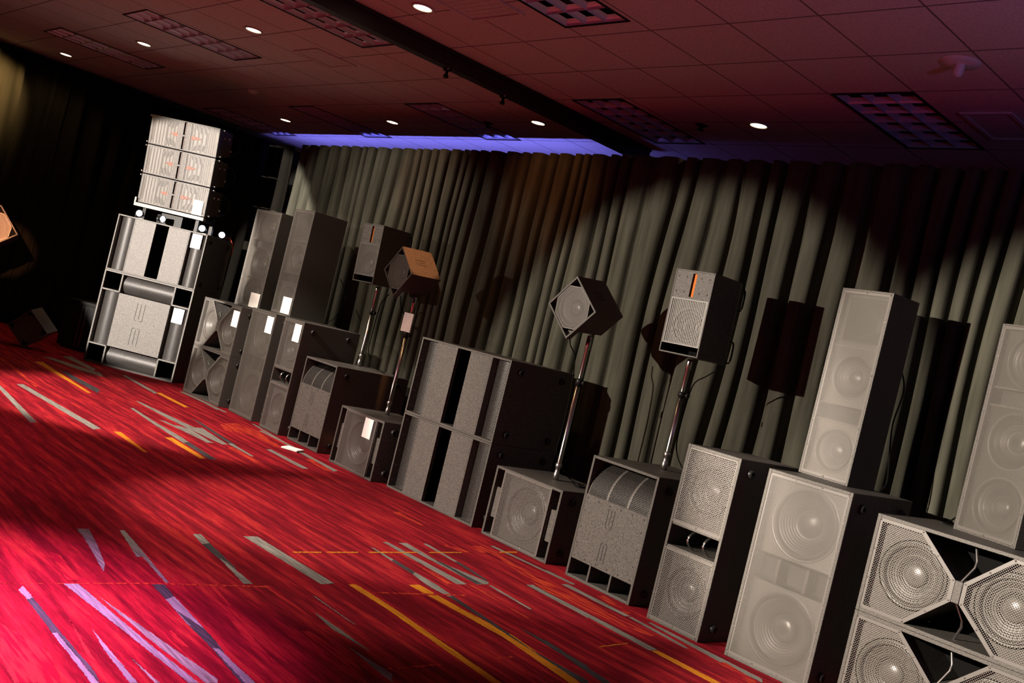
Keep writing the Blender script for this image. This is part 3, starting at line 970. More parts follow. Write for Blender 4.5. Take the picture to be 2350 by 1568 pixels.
def shrink(poly, d_):
    """inset a convex outline"""
    n = len(poly)
    a = sum(poly[i][0] * poly[(i + 1) % n][1] - poly[(i + 1) % n][0] * poly[i][1] for i in range(n))
    sgn = 1 if a > 0 else -1
    out = []
    for i in range(n):
        p0, p1, p2 = Vector(poly[i - 1]), Vector(poly[i]), Vector(poly[(i + 1) % n])
        e1, e2 = (p1 - p0).normalized(), (p2 - p1).normalized()
        n1, n2 = Vector((-e1.y, e1.x)) * sgn, Vector((-e2.y, e2.x)) * sgn
        bis = (n1 + n2).normalized()
        out.append(tuple(p1 + bis * (d_ / max(0.3, bis.dot(n1)))))
    return out


def grille(parent, poly, y, rim, perf, screws=6, name='grille'):
    """flat perforated sheet with a plain rim and screw heads"""
    m_ = MB()
    inn = shrink(poly, rim)
    m_.ring(poly, inn, y, y + 0.003, 0)
    m_.face([(x, y + 0.001, z) for x, z in inn], 1)
    mid = shrink(poly, rim * 0.5)
    n = len(mid)
    for i in range(n):
        p, q = Vector(mid[i]), Vector(mid[(i + 1) % n])
        k = max(1, round((q - p).length / 0.15))
        for j in range(k):
            c = p.lerp(q, j / k)
            m_.lathe(c.x, c.y, [(0.0045, -0.0001), (0.004, -0.0022), (0.0005, -0.0026)], 2, 8, y)
    return m_.build(name, [GRILLE, perf, SCREW], parent)


def bar_slot(m_, cx, z0, z1, w_, y, up_=True, slot=0):
    """three engraved lines, the outer two joined at one end"""
    t = 0.0030
    for x in (-w_, 0, w_):
        m_.box(cx + x - t, cx + x + t, y - 0.0006, y + 0.0005, z0 + (0.012 if x == 0 else 0), z1 - (0 if x else 0.006), slot)
    zz = z0 if up_ else z1
    n = 8
    pts = []
    for k in range(n + 1):
        a = PI * k / n
        pts.append((cx + w_ * math.cos(a) * 1.0, zz + (-1 if up_ else 1) * 0.010 * math.sin(a)))
    for k in range(n):
        (xa, za), (xb, zb) = pts[k], pts[k + 1]
        if k in (3, 4):
            continue
        m_.face([(xa, y - 0.0006, za - t), (xb, y - 0.0006, zb - t), (xb, y - 0.0006, zb + t), (xa, y - 0.0006, za + t)], slot)


# ---- dual-driver bin with hexagonal grilles and dark triangular mouths
def make_bin(label, w_, h, d_, group):
    t = empty('bass_bin', label, 'speaker', group)
    hw = w_ / 2

    def inner(m_):
        for s in (-1, 1):
            for a, b_ in (((s * 0.205, h - 0.02), (s * 0.022, h * 0.605)), ((s * 0.022, h * 0.395), (s * 0.205, 0.02))):
                n_ = 0.006 * s
                m_.prism([a, b_, (b_[0] + n_, b_[1]), (a[0] + n_, a[1])], 0.012, d_ * 0.75)
        m_.box(-0.018, 0.018, 0.0, d_ * 0.75, h * 0.395, h * 0.605)
        m_.box(-0.21, 0.21, d_ * 0.5, d_ * 0.52, 0.018, h - 0.018, 1)
    shell(t, w_, h, d_, extra=inner)
    for s in (-1, 1):
        poly = [(s * (hw - 0.012), 0.016), (s * 0.205, 0.016), (s * 0.020, h * 0.395), (s * 0.020, h * 0.605), (s * 0.205, h - 0.016), (s * (hw - 0.012), h - 0.016)]
        if s < 0:
            poly = poly[::-1]
        grille(t, poly, 0.003, 0.018, PERF_WIDE)
        cx = s * (hw * 0.52)
        bp = MB()
        n = 40
        out = shrink(poly, 0.01)
        # board behind the grille with a round opening
        ring = []
        cen = Vector((cx, h / 2))
        rad = h * 0.345
        dirs = [2 * PI * k / n for k in range(n)]
        op = []
        for a in dirs:
            dv = Vector((math.cos(a), math.sin(a)))
            best = 9
            for i in range(len(out)):
                p, q = Vector(out[i]), Vector(out[(i + 1) % len(out)])
                e = q - p
                den = dv.x * e.y - dv.y * e.x
                if abs(den) < 1e-9:
                    continue
                tt = ((p - cen).x * e.y - (p - cen).y * e.x) / den
                ss = ((p - cen).x * dv.y - (p - cen).y * dv.x) / den
                if tt > 0 and -1e-6 <= ss <= 1 + 1e-6:
                    best = min(best, tt)
            best = max(best, 0.01)
            op.append((cen.x + dv.x * best, 0.045, cen.y + dv.y * best))
            rr = min(rad, best * 0.985)
            ring.append((cen.x + dv.x * rr, 0.045, cen.y + dv.y * rr))
        bp.grid([op, ring], 0, None, False, True)
        bp.grid([[(p[0], 0.006, p[2]) for p in op], op], 0, None, False, True)
        bp.build('baffle', BAFFLE, t)
        driver(t, cx, h / 2, h * 0.335, 0.052)
    for za, zb, sg in ((h - 0.02, h * 0.60, 1), (h * 0.40, 0.02, -1)):
        zm = (za + zb) / 2
        MB().tube([(0, 0.10, za), (0.030, 0.07, zm + 0.02), (0.030, 0.06, zm - 0.01), (0.0 if sg > 0 else -0.01, 0.02 if sg > 0 else 0.10, zb)] if sg > 0 else
                  [(0, 0.02, za), (0.030, 0.06, zm + 0.01), (0.030, 0.07, zm - 0.02), (0.0, 0.10, zb)], 0.007, 0, 8, 0.6).build('brace_rod', STEEL, t)
    feet(t, w_, h, d_)
    return t


# ---- tall cabinet with two large drivers behind one fine grille
def make_tall_sub(label, w_, h, d_, group):
    t = empty('tall_subwoofer', label, 'speaker', group)
    shell(t, w_, h, d_)
    grille(t, rect(-w_ / 2 + 0.008, w_ / 2 - 0.008, 0.012, h - 0.012), 0.003, 0.020, PERF_FINE)
    r = w_ / 2 - 0.045
    zc = (h * 0.225, h * 0.775)
    baffle(t, w_ - 0.036, 0.018, h * 0.44, 0.060, [(0, zc[0], r)])
    baffle(t, w_ - 0.036, h * 0.56, h - 0.018, 0.060, [(0, zc[1], r)])
    for z in zc:
        driver(t, 0, z, r, 0.066)
    pm = MB()
    for x in (-0.085, 0.085):
        pm.box(x - 0.009, x + 0.009, 0.045, 0.45, h * 0.44, h * 0.56)
    pm.box(-w_ / 2 + 0.018, w_ / 2 - 0.018, 0.060, 0.45, h * 0.44 - 0.012, h * 0.44)
    pm.box(-w_ / 2 + 0.018, w_ / 2 - 0.018, 0.060, 0.45, h * 0.56, h * 0.56 + 0.012)
    pm.box(-w_ / 2 + 0.018, w_ / 2 - 0.018, 0.13, 0.14, h * 0.44, h * 0.56, 1)
    pm.build('port', [BAFFLE, PORTBACK], t)
    feet(t, w_, h, d_)
    return t


# ---- two grilles with an open port slot between them
def make_ported(label, w_, h, d_, group):
    t = empty('ported_subwoofer', label, 'speaker', group)
    za, zb = h * 0.415, h * 0.560

    def inner(m_):
        m_.box(-w_ / 2 + 0.018, w_ / 2 - 0.018, 0.004, d_ * 0.7, za, za + 0.016)
        m_.box(-w_ / 2 + 0.018, w_ / 2 - 0.018, 0.004, d_ * 0.7, zb - 0.016, zb)
    shell(t, w_, h, d_, extra=inner)
    hw = w_ / 2 - 0.008
    r = w_ / 2 - 0.032
    for z0, z1 in ((0.010, za + 0.004), (zb - 0.004, h - 0.010)):
        grille(t, rect(-hw, hw, z0, z1), 0.003, 0.018, PERF_MID)
        zc = (z0 + z1) / 2
        baffle(t, w_ - 0.036, z0 + 0.006, z1 - 0.006, 0.050, [(0, zc, r)])
        driver(t, 0, zc, r, 0.056)
    for x in (-0.045, 0.065):
        pts = [(x, 0.085 - 0.07 * math.sin(PI * k / 10), zb - 0.014 - (zb - za - 0.030) * k / 10) for k in range(11)]
        MB().tube(pts, 0.0065, 0, 8).build('port_brace', STEEL, t)
    feet(t, w_, h, d_)
    return t


# ---- cabinet with a curved grille on top, plain panel and three ports below
def make_scoop(label, w_, h, d_, group):
    t = empty('scoop_subwoofer', label, 'speaker', group)
    zp0, zp1 = h * 0.155, h * 0.685
    hw = w_ / 2 - 0.018

    def inner(m_):
        for x in (-0.09, 0.09):
            m_.box(x - 0.008, x + 0.008, 0.004, d_ * 0.7, 0.018, zp0)
    shell(t, w_, h, d_, extra=inner)
    m_ = MB()
    m_.box(-hw, hw, 0.002, 0.022, zp0, zp1, 0)
    for x, z in [(-hw + 0.02 + (2 * hw - 0.04) * k / 5, zp1 - 0.022) for k in range(6)] + [(-hw + 0.02 + (2 * hw - 0.04) * k / 5, zp0 + 0.022) for k in range(6)] + \
            [(s * (hw - 0.02), zp0 + (zp1 - zp0) * k / 4) for s in (-1, 1) for k in (1, 2, 3)]:
        m_.lathe(x, z, [(0.007, -0.0002), (0.006, -0.0012), (0.0005, -0.0014)], 1, 10, 0.002)
    e = MB()
    zm = (zp0 + zp1) / 2
    bar_slot(e, -0.02, zm + 0.055, zm + 0.165, 0.026, 0.002, True)
    bar_slot(e, -0.02, zm - 0.165, zm - 0.055, 0.026, 0.002, False)
    for cx, s in ((-0.16, 1), (0.11, -1)):
        for (xa, za, xb, zb_) in ((0, 0.03, 0, 0.06), (0, -0.03, 0, -0.06), (0.035, 0.02, 0.035, 0.036), (0.035, -0.02, 0.035, -0.036)):
            e.box(cx + s * xa - 0.0015, cx + s * xa + 0.0015, 0.0014, 0.0025, zm + min(za, zb_), zm + max(za, zb_))
    m_.merge(e, 2)
    m_.build('front_panel', [PAINT_FINE, DARKSCREW, GROOVE], t)
    # quarter-round grille in three fields with plain ribs
    m_ = MB()
    R_ = h - 0.018 - zp1 + 0.02
    edges = [-hw, -hw + 0.010, -0.095, -0.078, 0.078, 0.095, hw - 0.010, hw]
    n = 14
    for i in range(len(edges) - 1):
        rows, uvs = [], []
        for k in range(n + 1):
            a = PI / 2 * k / n
            y = 0.012 + R_ - R_ * math.cos(a)
            z = zp1 - 0.01 + R_ * math.sin(a)
            off = -0.002 if i % 2 == 0 else 0
            rows.append([(edges[i], y + off, z), (edges[i + 1], y + off, z)])
            uvs.append([(edges[i], a * R_), (edges[i + 1], a * R_)])
        m_.grid(rows, 0 if i % 2 == 0 else 1, uvs)
    m_.build('curved_grille', [GRILLE, PERF_CURVE], t)
    m_ = MB()
    m_.box(-hw, hw, 0.28, 0.30, zp1 - 0.02, h - 0.018)
    m_.build('back_board', INSIDE, t)
    feet(t, w_, h, d_)
    return t


# ---- small cabinet, centre grille between two stepped side channels
def make_small_sub(label, w_, h, d_, group):
    t = empty('compact_subwoofer', label, 'speaker', group)
    xg = w_ / 2 - 0.100

    def inner(m_):
        for s in (-1, 1):
            m_.box(s * xg - 0.008, s * xg + 0.008, 0.006, d_ * 0.7, 0.018, h - 0.018)
    shell(t, w_, h, d_, extra=inner)
    grille(t, rect(-xg - 0.006, xg + 0.006, 0.010, h - 0.010), -0.002, 0.016, PERF_MID)
    baffle(t, 2 * xg - 0.018, 0.018, h - 0.018, 0.050, [(0, h / 2, xg - 0.028)])
    driver(t, 0, h / 2, xg - 0.028, 0.056)
    for s in (-1, 1):
        m_ = MB()
        a, b_ = sorted((s * (xg + 0.010), s * (w_ / 2 - 0.018)))
        m_.box(a, b_, 0.030, 0.36, h * 0.27, h * 0.70)
        m_.build('channel_block', PAINT_FINE, t)
    feet(t, w_, h, d_)
    return t


def bulge_grille(parent, x0, x1, z0, z1, vertical=True, y_edge=0.075, y_mid=0.030):
    m_ = MB()
    n = 14
    rows, uvs = [], []
    for k in range(n + 1):
        t = k / n
        y = y_edge - (y_edge - y_mid) * math.sin(PI * t) ** 0.8
        if vertical:
            x = x0 + (x1 - x0) * t
            rows.append([(x, y, z0), (x, y, z1)])
            uvs.append([(x, z0), (x, z1)])
        else:
            z = z0 + (z1 - z0) * t
            rows.append([(x0, y, z), (x1, y, z)])
            uvs.append([(x0, z), (x1, z)])
    m_.grid(rows, 0, uvs)
    return m_.build('curved_grille', PERF_CURVE, parent)


# ---- wide cabinet: curved grille, panel, dark slot, panel, curved grille
def make_wide_sub(label, w_, h, d_, group):
    t = empty('wide_subwoofer', label, 'speaker', group)
    hw = w_ / 2 - 0.016
    xi, xs = w_ * 0.305, w_ * 0.073

    def inner(m_):
        m_.box(-hw, hw, d_ * 0.55, d_ * 0.57, 0.016, h - 0.016, 1)
        for q in (-1, 1):
            m_.box(q * xs - 0.004, q * xs + 0.004, 0.024, d_ * 0.55, 0.016, h - 0.016, 1)
    shell(t, w_, h, d_, 0.016, extra=inner)
    for s in (-1, 1):
        m_ = MB()
        a, b_ = sorted((s * xs, s * xi))
        m_.box(a, b_, 0.003, 0.024, 0.016, h - 0.016)
        m_.box(s * xi - 0.006, s * xi + 0.006, 0.003, 0.10, 0.016, h - 0.016)
        m_.build('front_panel', PAINT_FINE, t)
        a, b_ = sorted((s * xi, s * hw))
        bulge_grille(t, a, b_, 0.017, h - 0.017)
        m_ = MB()
        for k in range(5):
            m_.lathe(0, 0.06 + (h - 0.12) * k / 4, [(0.007, 0), (0.006, -0.004), (0.0005, -0.005)], 0, 10, 0.03, 'x')
        m_.build('screw_row', SCREW, t, (-hw + 0.0045 if s < 0 else xi + 0.0045, 0, 0))
    feet(t, w_, h, d_)
    return t


# ---- square cabinet: plain centre panel, four curved grilles, four corner ports
def make_square_sub(label, w_, h, d_):
    t = empty('square_subwoofer', label, 'speaker')
    e, q = 0.018, w_ * 0.205
    hw = w_ / 2 - e

    def inner(m_):
        for s in (-1, 1):
            x = s * (w_ / 2 - q)
            for z0, z1 in ((e, q), (h - q, h - e)):
                m_.box(x - 0.009, x + 0.009, 0.002, d_ * 0.6, z0, z1)
            a, b_ = sorted((s * hw, x))
            for z in (q, h - q):
                m_.box(a, b_, 0.002, d_ * 0.6, z - 0.009, z + 0.009)
        m_.box(-hw, hw, d_ * 0.6, d_ * 0.62, e, h - e, 1)
        for q1 in (-1, 1):
            for q2 in (0, 1):
                xo, zo = q1 * (w_ / 2 - q), (q if q2 == 0 else h - q)
                xe, ze = q1 * hw, (e if q2 == 0 else h - e)
                z_lo, z_hi = min(zo, ze), max(zo, ze)
                m_.box(min(xo - q1 * -0.0095, xo - q1 * -0.0115), max(xo - q1 * -0.0095, xo - q1 * -0.0115), 0.025, d_ * 0.6, z_lo, z_hi, 1)
                m_.box(min(xe - q1 * 0.0005, xe - q1 * 0.0025), max(xe - q1 * 0.0005, xe - q1 * 0.0025), 0.025, d_ * 0.6, z_lo, z_hi, 1)
                zz = z_lo + (0.0005 if q2 == 0 else 0.0095)
                m_.box(min(xo, xe) + 0.002, max(xo, xe) - 0.002, 0.10, d_ * 0.6, zz, zz + 0.002, 1)
    shell(t, w_, h, d_, extra=inner)
    m_ = MB()
    xc = w_ / 2 - q
    m_.box(-xc + 0.009, xc - 0.009, 0.002, d_ * 0.55, q + 0.009, h - q - 0.009)
    g = MB()
    zm = h / 2
    bar_slot(g, -0.02, zm + 0.05, zm + 0.24, 0.045, 0.0015, True)
    bar_slot(g, -0.02, zm - 0.24, zm - 0.05, 0.045, 0.0015, False)
    m_.merge(g, 1)
    m_.build('front_panel', [PAINT_FINE, GROOVE], t)
    bulge_grille(t, -hw, -xc, q + 0.009, h - q - 0.009)
    bulge_grille(t, xc, hw, q + 0.009, h - q - 0.009)
    bulge_grille(t, -xc + 0.009, xc - 0.009, e, q, False)
    bulge_grille(t, -xc + 0.009, xc - 0.009, h - q, h - e, False)
    return t


# ---- column: square horn, driver, port band, driver behind one fine grille
def make_horn_column(label, w_, h, d_, group):
    t = empty('column_speaker', label, 'speaker', group)
    shell(t, w_, h, d_, 0.012)
    grille(t, rect(-w_ / 2 + 0.005, w_ / 2 - 0.005, 0.008, h - 0.008), 0.003, 0.018, PERF_FINE)
    wi = w_ - 0.024
    z1, z2, z3 = h * 0.305, h * 0.395, h * 0.70
    r = w_ / 2 - 0.036
    baffle(t, wi, 0.012, z1, 0.045, [(0, z1 / 2 + 0.006, r)])
    driver(t, 0, z1 / 2 + 0.006, r, 0.050)
    baffle(t, wi, z2, z3, 0.045, [(0, (z2 + z3) / 2, r)])
    driver(t, 0, (z2 + z3) / 2, r, 0.050)
    m_ = MB()
    m_.box(-wi / 2, wi / 2, 0.030, 0.2, z1 - 0.005, z1 + 0.005)
    m_.box(-wi / 2, wi / 2, 0.030, 0.2, z2 - 0.005, z2 + 0.005)
    m_.box(-wi / 2, wi / 2, 0.10, 0.11, z1, z2, 1)
    m_.box(-wi / 2, wi / 2, 0.030, 0.2, z3 - 0.005, z3 + 0.005)
    m_.build('port', [BAFFLE, PORTBACK], t)
    m_ = MB()
    zc, a = (z3 + h - 0.012) / 2, (h - 0.012 - z3) / 2
    rings = []
    for k, y in ((1.0, 0.045), (0.82, 0.045), (0.80, 0.055), (0.72, 0.085), (0.50, 0.14), (0.22, 0.20)):
        sx, sz = (wi / 2 * k, a * k) if k > 0.9 else (wi / 2 * k * 0.98, a * k)
        rings.append([(-sx, y, zc - sz), (sx, y, zc - sz), (sx, y, zc + sz), (-sx, y, zc + sz)])
    m_.grid(rings, 0, None, False, True)
    m_.face(rings[-1], 0)
    m_.build('horn', HORN, t)
    return t


# ---- column with three coaxial drivers
def make_triple_column(label, w_, h, d_, group):
    t = empty('column_speaker', label, 'speaker', group)
    shell(t, w_, h, d_, 0.012)
    grille(t, rect(-w_ / 2 + 0.005, w_ / 2 - 0.005, 0.008, h - 0.008), 0.003, 0.018, PERF_FINE)
    wi = w_ - 0.024
    r = w_ / 2 - 0.036
    cells = ((0.012, h * 0.305), (h * 0.31, h * 0.615), (h * 0.70, h - 0.012))
    for z0, z1 in cells:
        zc = (z0 + z1) / 2
        baffle(t, wi, z0, z1, 0.045, [(0, zc, r)])
        driver(t, 0, zc, r, 0.050)
    m_ = MB()
    for z in (h * 0.3075, h * 0.615, h * 0.70):
        m_.box(-wi / 2, wi / 2, 0.028, 0.2, z - 0.005, z + 0.005)
    m_.box(-wi / 2, wi / 2, 0.10, 0.11, h * 0.615, h * 0.70, 1)
    m_.build('port', [BAFFLE, PORTBACK], t)
    return t


# ---- one box of the flown-style stack
def make_array_box(label, w_, h, d_, group):
    t = empty('line_array_speaker', label, 'speaker', group)
    hw = w_ / 2
    m_ = MB()
    zi = h * 0.10
    sec = [(0, 0.004, h - 0.004), (d_, zi, h - zi)]
    pts = []
    for y, z0, z1 in sec:
        k = 1.0 if y == 0 else 0.82
        pts.append([(-hw * k, y, z0), (hw * k, y, z0), (hw * k, y, z1), (-hw * k, y, z1)])
    m_.grid(pts, 0, None, False, True)
    m_.face(pts[1], 0)
    inn = [(x * 0.975, 0, h / 2 + (z - h / 2) * 0.94) for x, y, z in pts[0]]
    m_.grid([pts[0], inn, [(x, 0.12, z) for x, y, z in inn]], 0, None, False, True)
    m_.face([(x, 0.12, z) for x, y, z in inn][::-1], 0)
    m_.build('cabinet', [PAINT], t)
    ib = hw * 0.165
    for s in (-1, 1):
        g = MB()
        a, b_ = s * (hw * 0.972), s * ib
        g.ring(rect(min(a, b_), max(a, b_), 0.012, h - 0.012), rect(min(a, b_) + .006, max(a, b_) - .006, 0.018, h - 0.018), 0.000, 0.004, 0)
        xa, xb = min(a, b_) + .006, max(a, b_) - .006
        g.face([(xa, 0.002, 0.018), (xb, 0.002, 0.018), (xb, 0.002, h - 0.018), (xa, 0.002, h - 0.018)], 1)
        g.build('grille', [GRILLE, SLOTTED], t)
        # the wave guide behind the grille: a slanted board, two cone crescents and an orange plug
        g = MB()
        g.face([(s * ib, 0.030, 0.014), (s * hw * 0.60, 0.070, 0.014), (s * hw * 0.60, 0.070, h - 0.014), (s * ib, 0.030, h - 0.014)])
        g.face([(s * hw * 0.60, 0.070, 0.014), (s * hw * 0.965, 0.020, 0.014), (s * hw * 0.965, 0.020, h - 0.014), (s * hw * 0.60, 0.070, h - 0.014)])
        g.build('wave_guide', GUIDE, t)
        for tt in (-1, 1):
            g = MB()
            n = 10
            up_e = [(s * (ib + 0.03 + 0.20 * k / n), h / 2 + tt * (h * 0.44 - 0.018 * math.sin(PI * k / n))) for k in range(n + 1)]
            lo_e = [(s * (ib + 0.03 + 0.20 * k / n), h / 2 + tt * (h * 0.40 - 0.075 * math.sin(PI * k / n) ** 0.8)) for k in range(n + 1)]
            yy = lambda x: 0.026 + 0.040 * (abs(x) - ib) / (hw * 0.6 - ib)
            g.grid([[(x, yy(x), z) for x, z in up_e], [(x, yy(x) - 0.004, z) for x, z in lo_e]], 0, None, True)
            g.build('cone_crescent', CRESCENT, t)
        g = MB()
        n = 12
        L_ = 0.115
        top_, bot_ = [], []
        for k in range(n + 1):
            u_ = k / n
            hh = 0.024 * (1 - u_ ** 2.2) + 0.001
            x = s * (ib + 0.012 + L_ * u_)
            y = 0.020 + 0.040 * (abs(x) - ib) / (hw * 0.6 - ib)
            top_.append((x, y, h * 0.50 + hh * 0.7))
            bot_.append((x, y, h * 0.50 - hh))
        g.grid([top_, [(x, y - 0.008, (z + bot_[i][2]) / 2) for i, (x, y, z) in enumerate(top_)], bot_], 0, None, True)
        g.build('phase_plug', FLAME, t)
    m_ = MB()
    zs = ((h * 0.045, h * 0.475), (h * 0.525, h * 0.955))
    sw = 0.017
    edges = [0.010] + [z for a in zs for z in a] + [h - 0.010]
    m_.box(-ib, -sw, 0.002, 0.020, 0.010, h - 0.010)
    m_.box(sw, ib, 0.002, 0.020, 0.010, h - 0.010)
    for k in (0, 2, 4):
        m_.box(-sw, sw, 0.002, 0.020, edges[k], edges[k + 1])
    m_.build('centre_baffle', PAINT_FINE, t)
    for a, b_ in zs:
        MB().box(-sw, sw * 0.9, 0.022, 0.03, a, b_).build('ribbon', RIBBON_DEEP, t)
        MB().ring(rect(-sw, sw, a, b_), rect(-sw + .005, sw - .005, a + .006, b_ - .006), 0.004, 0.021).build('slot_lining', INSIDE, t)
    for s in (-1, 1):
        m_ = MB()
        x0, x1 = sorted((s * (hw * 0.90 + 0.012), s * (hw * 0.90 + 0.020)))
        m_.prism([(x0, 0.03), (x1, 0.03), (x1, h - 0.03), (x0, h - 0.03)], 0.10, d_ - 0.10)
        m_.box(min(x0, s * hw * 0.96), max(x1, s * hw * 0.96), 0.02, 0.06, 0.05, h - 0.05)
        m_.build('rigging_plate', PLATE, t)
        for z in (0.0, h):
            MB().lathe(0, 0, [(0.001, -0.03), (0.008, -0.03), (0.008, 0.028), (0.013, 0.030), (0.013, 0.044), (0.001, 0.046)], 0, 14, 0, 'x').build('locking_pin', CHROME, t, (s * hw * 1.0, 0.035, min(max(z, 0.02), h - 0.02)), (0, 0, 0 if s > 0 else PI))
        for y in (0.17, 0.27, 0.34):
            MB().lathe(0, 0, [(0.001, 0.014), (0.010, 0.012), (0.013, 0.0)], 0, 12, 0, 'x').build('bolt', CHROME, t, (s * (hw * 0.90 + 0.020), y, h * (0.3 + 0.4 * ((y * 100) % 2))), (0, 0, 0 if s > 0 else PI))
    m_ = MB()
    m_.tube(smooth_path([(hw * 0.90 + 0.03, d_ - 0.14, h * 0.85), (hw + 0.07, d_ - 0.10, h * 0.7), (hw + 0.07, d_ - 0.09, h * 0.3), (hw * 0.90 + 0.03, d_ - 0.13, h * 0.12)]), 0.006)
    m_.build('rear_link', BLACK_METAL, t)
    return t


# ---- full-range top: screwed panel with an orange ribbon slot, ribbed grille, port lip
def make_ribbon_top(label, w_, h, d_, group):
    t = empty('ribbon_speaker', label, 'speaker', group)
    hw = w_ / 2
    m_ = MB()
    e = 0.010
    yk = d_ * 0.74

    def wall(s):
        x0, x1 = sorted((s * hw, s * (hw - e)))
        m_.box(x0, x1, 0, yk, 0, h)
        a = [(s * hw, yk), (s * (hw - e), yk), (s * hw * 0.62, d_ * 0.97), (s * (hw * 0.62 + e), d_ * 0.97)]
        for za, zb in ((0, h),):
            lo = [(x, y, za) for x, y in a]
            hi = [(x, y, zb) for x, y in a]
            m_.face(lo)
            m_.face(hi)
            for i in range(4):
                j = (i + 1) % 4
                m_.face([lo[i], lo[j], hi[j], hi[i]])
    wall(-1)
    wall(1)
    for z0, z1 in ((0, e), (h - e, h)):
        m_.box(-hw + e, hw - e, 0, yk, z0, z1)
        q = [(-hw + e, yk), (hw - e, yk), (hw * 0.62, d_ * 0.97), (-hw * 0.62, d_ * 0.97)]
        m_.face([(x, y, z0) for x, y in q])
        m_.face([(x, y, z1) for x, y in q])
    m_.box(-hw * 0.62, hw * 0.62, d_ * 0.955, d_ * 0.97, 0, h)
    m_.build('cabinet', PAINT, t, bevel=0.002)
    zt = h * 0.66
    sx, s0, s1 = 0.0, zt + 0.014, h - 0.020
    sw = 0.016
    m_ = MB()
    hi_ = hw - e
    m_.box(-hi_, sx - sw, 0.002, 0.016, zt, h - e)
    m_.box(sx + sw, hi_, 0.002, 0.016, zt, h - e)
    m_.box(sx - sw, sx + sw, 0.002, 0.016, zt, s0)
    m_.box(sx - sw, sx + sw, 0.002, 0.016, s1, h - e)
    for x in (-0.115, -0.055, 0.055, 0.115):
        for z in (zt + 0.04, h - 0.045):
            m_.lathe(x * hw / 0.146, z, [(0.0055, -0.0001), (0.005, -0.0008), (0.0005, -0.001)], 1, 10, 0.002)
    m_.build('front_panel', [PAINT_FINE, DARKSCREW], t)
    MB().box(sx - sw + 0.005, sx + sw, 0.017, 0.024, s0, s1).build('ribbon', RIBBON, t)
    g = MB()
    zb = h * 0.115
    g.ring(rect(-hi_, hi_, zb, zt), rect(-hi_ + .008, hi_ - .008, zb + .008, zt - .008), 0.001, 0.006, 0)
    g.face([(-hi_ + .008, 0.003, zb + .008), (hi_ - .008, 0.003, zb + .008), (hi_ - .008, 0.003, zt - .008), (-hi_ + .008, 0.003, zt - .008)], 1)
    g.build('grille', [GRILLE, SLOT_WIDE], t)
    r = hw - 0.026
    zc = (zb + zt) / 2 - 0.02
    baffle(t, 2 * hi_, zb, zt, 0.040, [(0, zc, r)])
    driver(t, 0, zc, r, 0.045)
    m_ = MB()
    m_.box(-hi_, hi_, 0.20, 0.21, e, zb)
    m_.build('port', INSIDE, t)
    for z in (h * 0.16, h * 0.80):
        pts = smooth_path([(hw * 0.93, d_ * 0.84, z - 0.07), (hw * 0.93 + 0.012, d_ * 0.90, z - 0.055), (hw * 0.93 + 0.012, d_ * 0.90, z + 0.055), (hw * 0.93, d_ * 0.84, z + 0.07)], 6)
        MB().tube(pts, 0.006).build('handle', BLACK_METAL, t)
    return t


# ---- diamond-mounted monitor
def make_diamond(label, s, d_, group):
    """origin at the centre of the front face; the square front stands on its corner"""
    t = empty('diamond_monitor', label, 'speaker', group)
    R_ = s / math.sqrt(2)
    dia = [(0, -R_), (R_, 0), (0, R_), (-R_, 0)]
    inn = shrink(dia, 0.012)
    m_ = MB()
    m_.ring(dia, inn, 0, 0.05)
    cut = R_ * 0.27
    pent = [(-cut, -R_ + cut), (cut, -R_ + cut), (R_, 0), (0, R_), (-R_, 0)]
    m_.grid([[(x, 0.05, z) for x, z in pent], [(x, d_, z) for x, z in pent]], 0, None, False, True)
    m_.face([(x, d_, z) for x, z in pent])
    m_.face([(x, 0.05, z) for x, z in [(-cut, -R_ + cut), (cut, -R_ + cut), (0, -R_)]])
    body = m_
    # octagonal grille leaving four corner ports open
    o = 0.62 * R_
    c2 = R_ - 0.019
    octo = []
    for a, b_ in (((0, -1), (1, 0)), ((1, 0), (0, 1)), ((0, 1), (-1, 0)), ((-1, 0), (0, -1))):
        k = 0.26
        octo.append((c2 * (a[0] * (1 - k) + b_[0] * k), c2 * (a[1] * (1 - k) + b_[1] * k)))
        octo.append((c2 * (a[0] * k + b_[0] * (1 - k)), c2 * (a[1] * k + b_[1] * (1 - k))))
    grille(t, octo, 0.006, 0.008, PERF_FINE)
    m_ = MB()
    m_.grid([[(x, 0.008, z) for x, z in octo], [(x, 0.05, z) for x, z in octo]], 0, None, False, True)
    m_.build('grille_surround', PAINT_FINE, t)
    m_ = MB()
    m_.face([(x, 0.062, z) for x, z in inn])
    m_.build('back_board', INSIDE, t)
    driver(t, 0, 0, s * 0.44, 0.034)
    e = MB()
    bar_slot(e, 0, 0.10, 0.19, 0.026, 0.0, True)
    # onto the upper right side face: local x -> along the edge, z -> depth
    ax = Vector((1, 0, -1)).normalized()
    dy = Vector((0, 1, 0))
    nrm = Vector((1, 0, 1)).normalized()
    mm = Matrix.Identity(4)
    for i in range(3):
        mm[i][0], mm[i][1], mm[i][2] = ax[i], -nrm[i], dy[i]
    mm[0][3], mm[1][3], mm[2][3] = Vector((R_ / 2, 0.0, R_ / 2)) + nrm * 0.0006
    body.merge(e, 1, mm)
    body.build('cabinet', [PAINT, GROOVE], t)
    return t


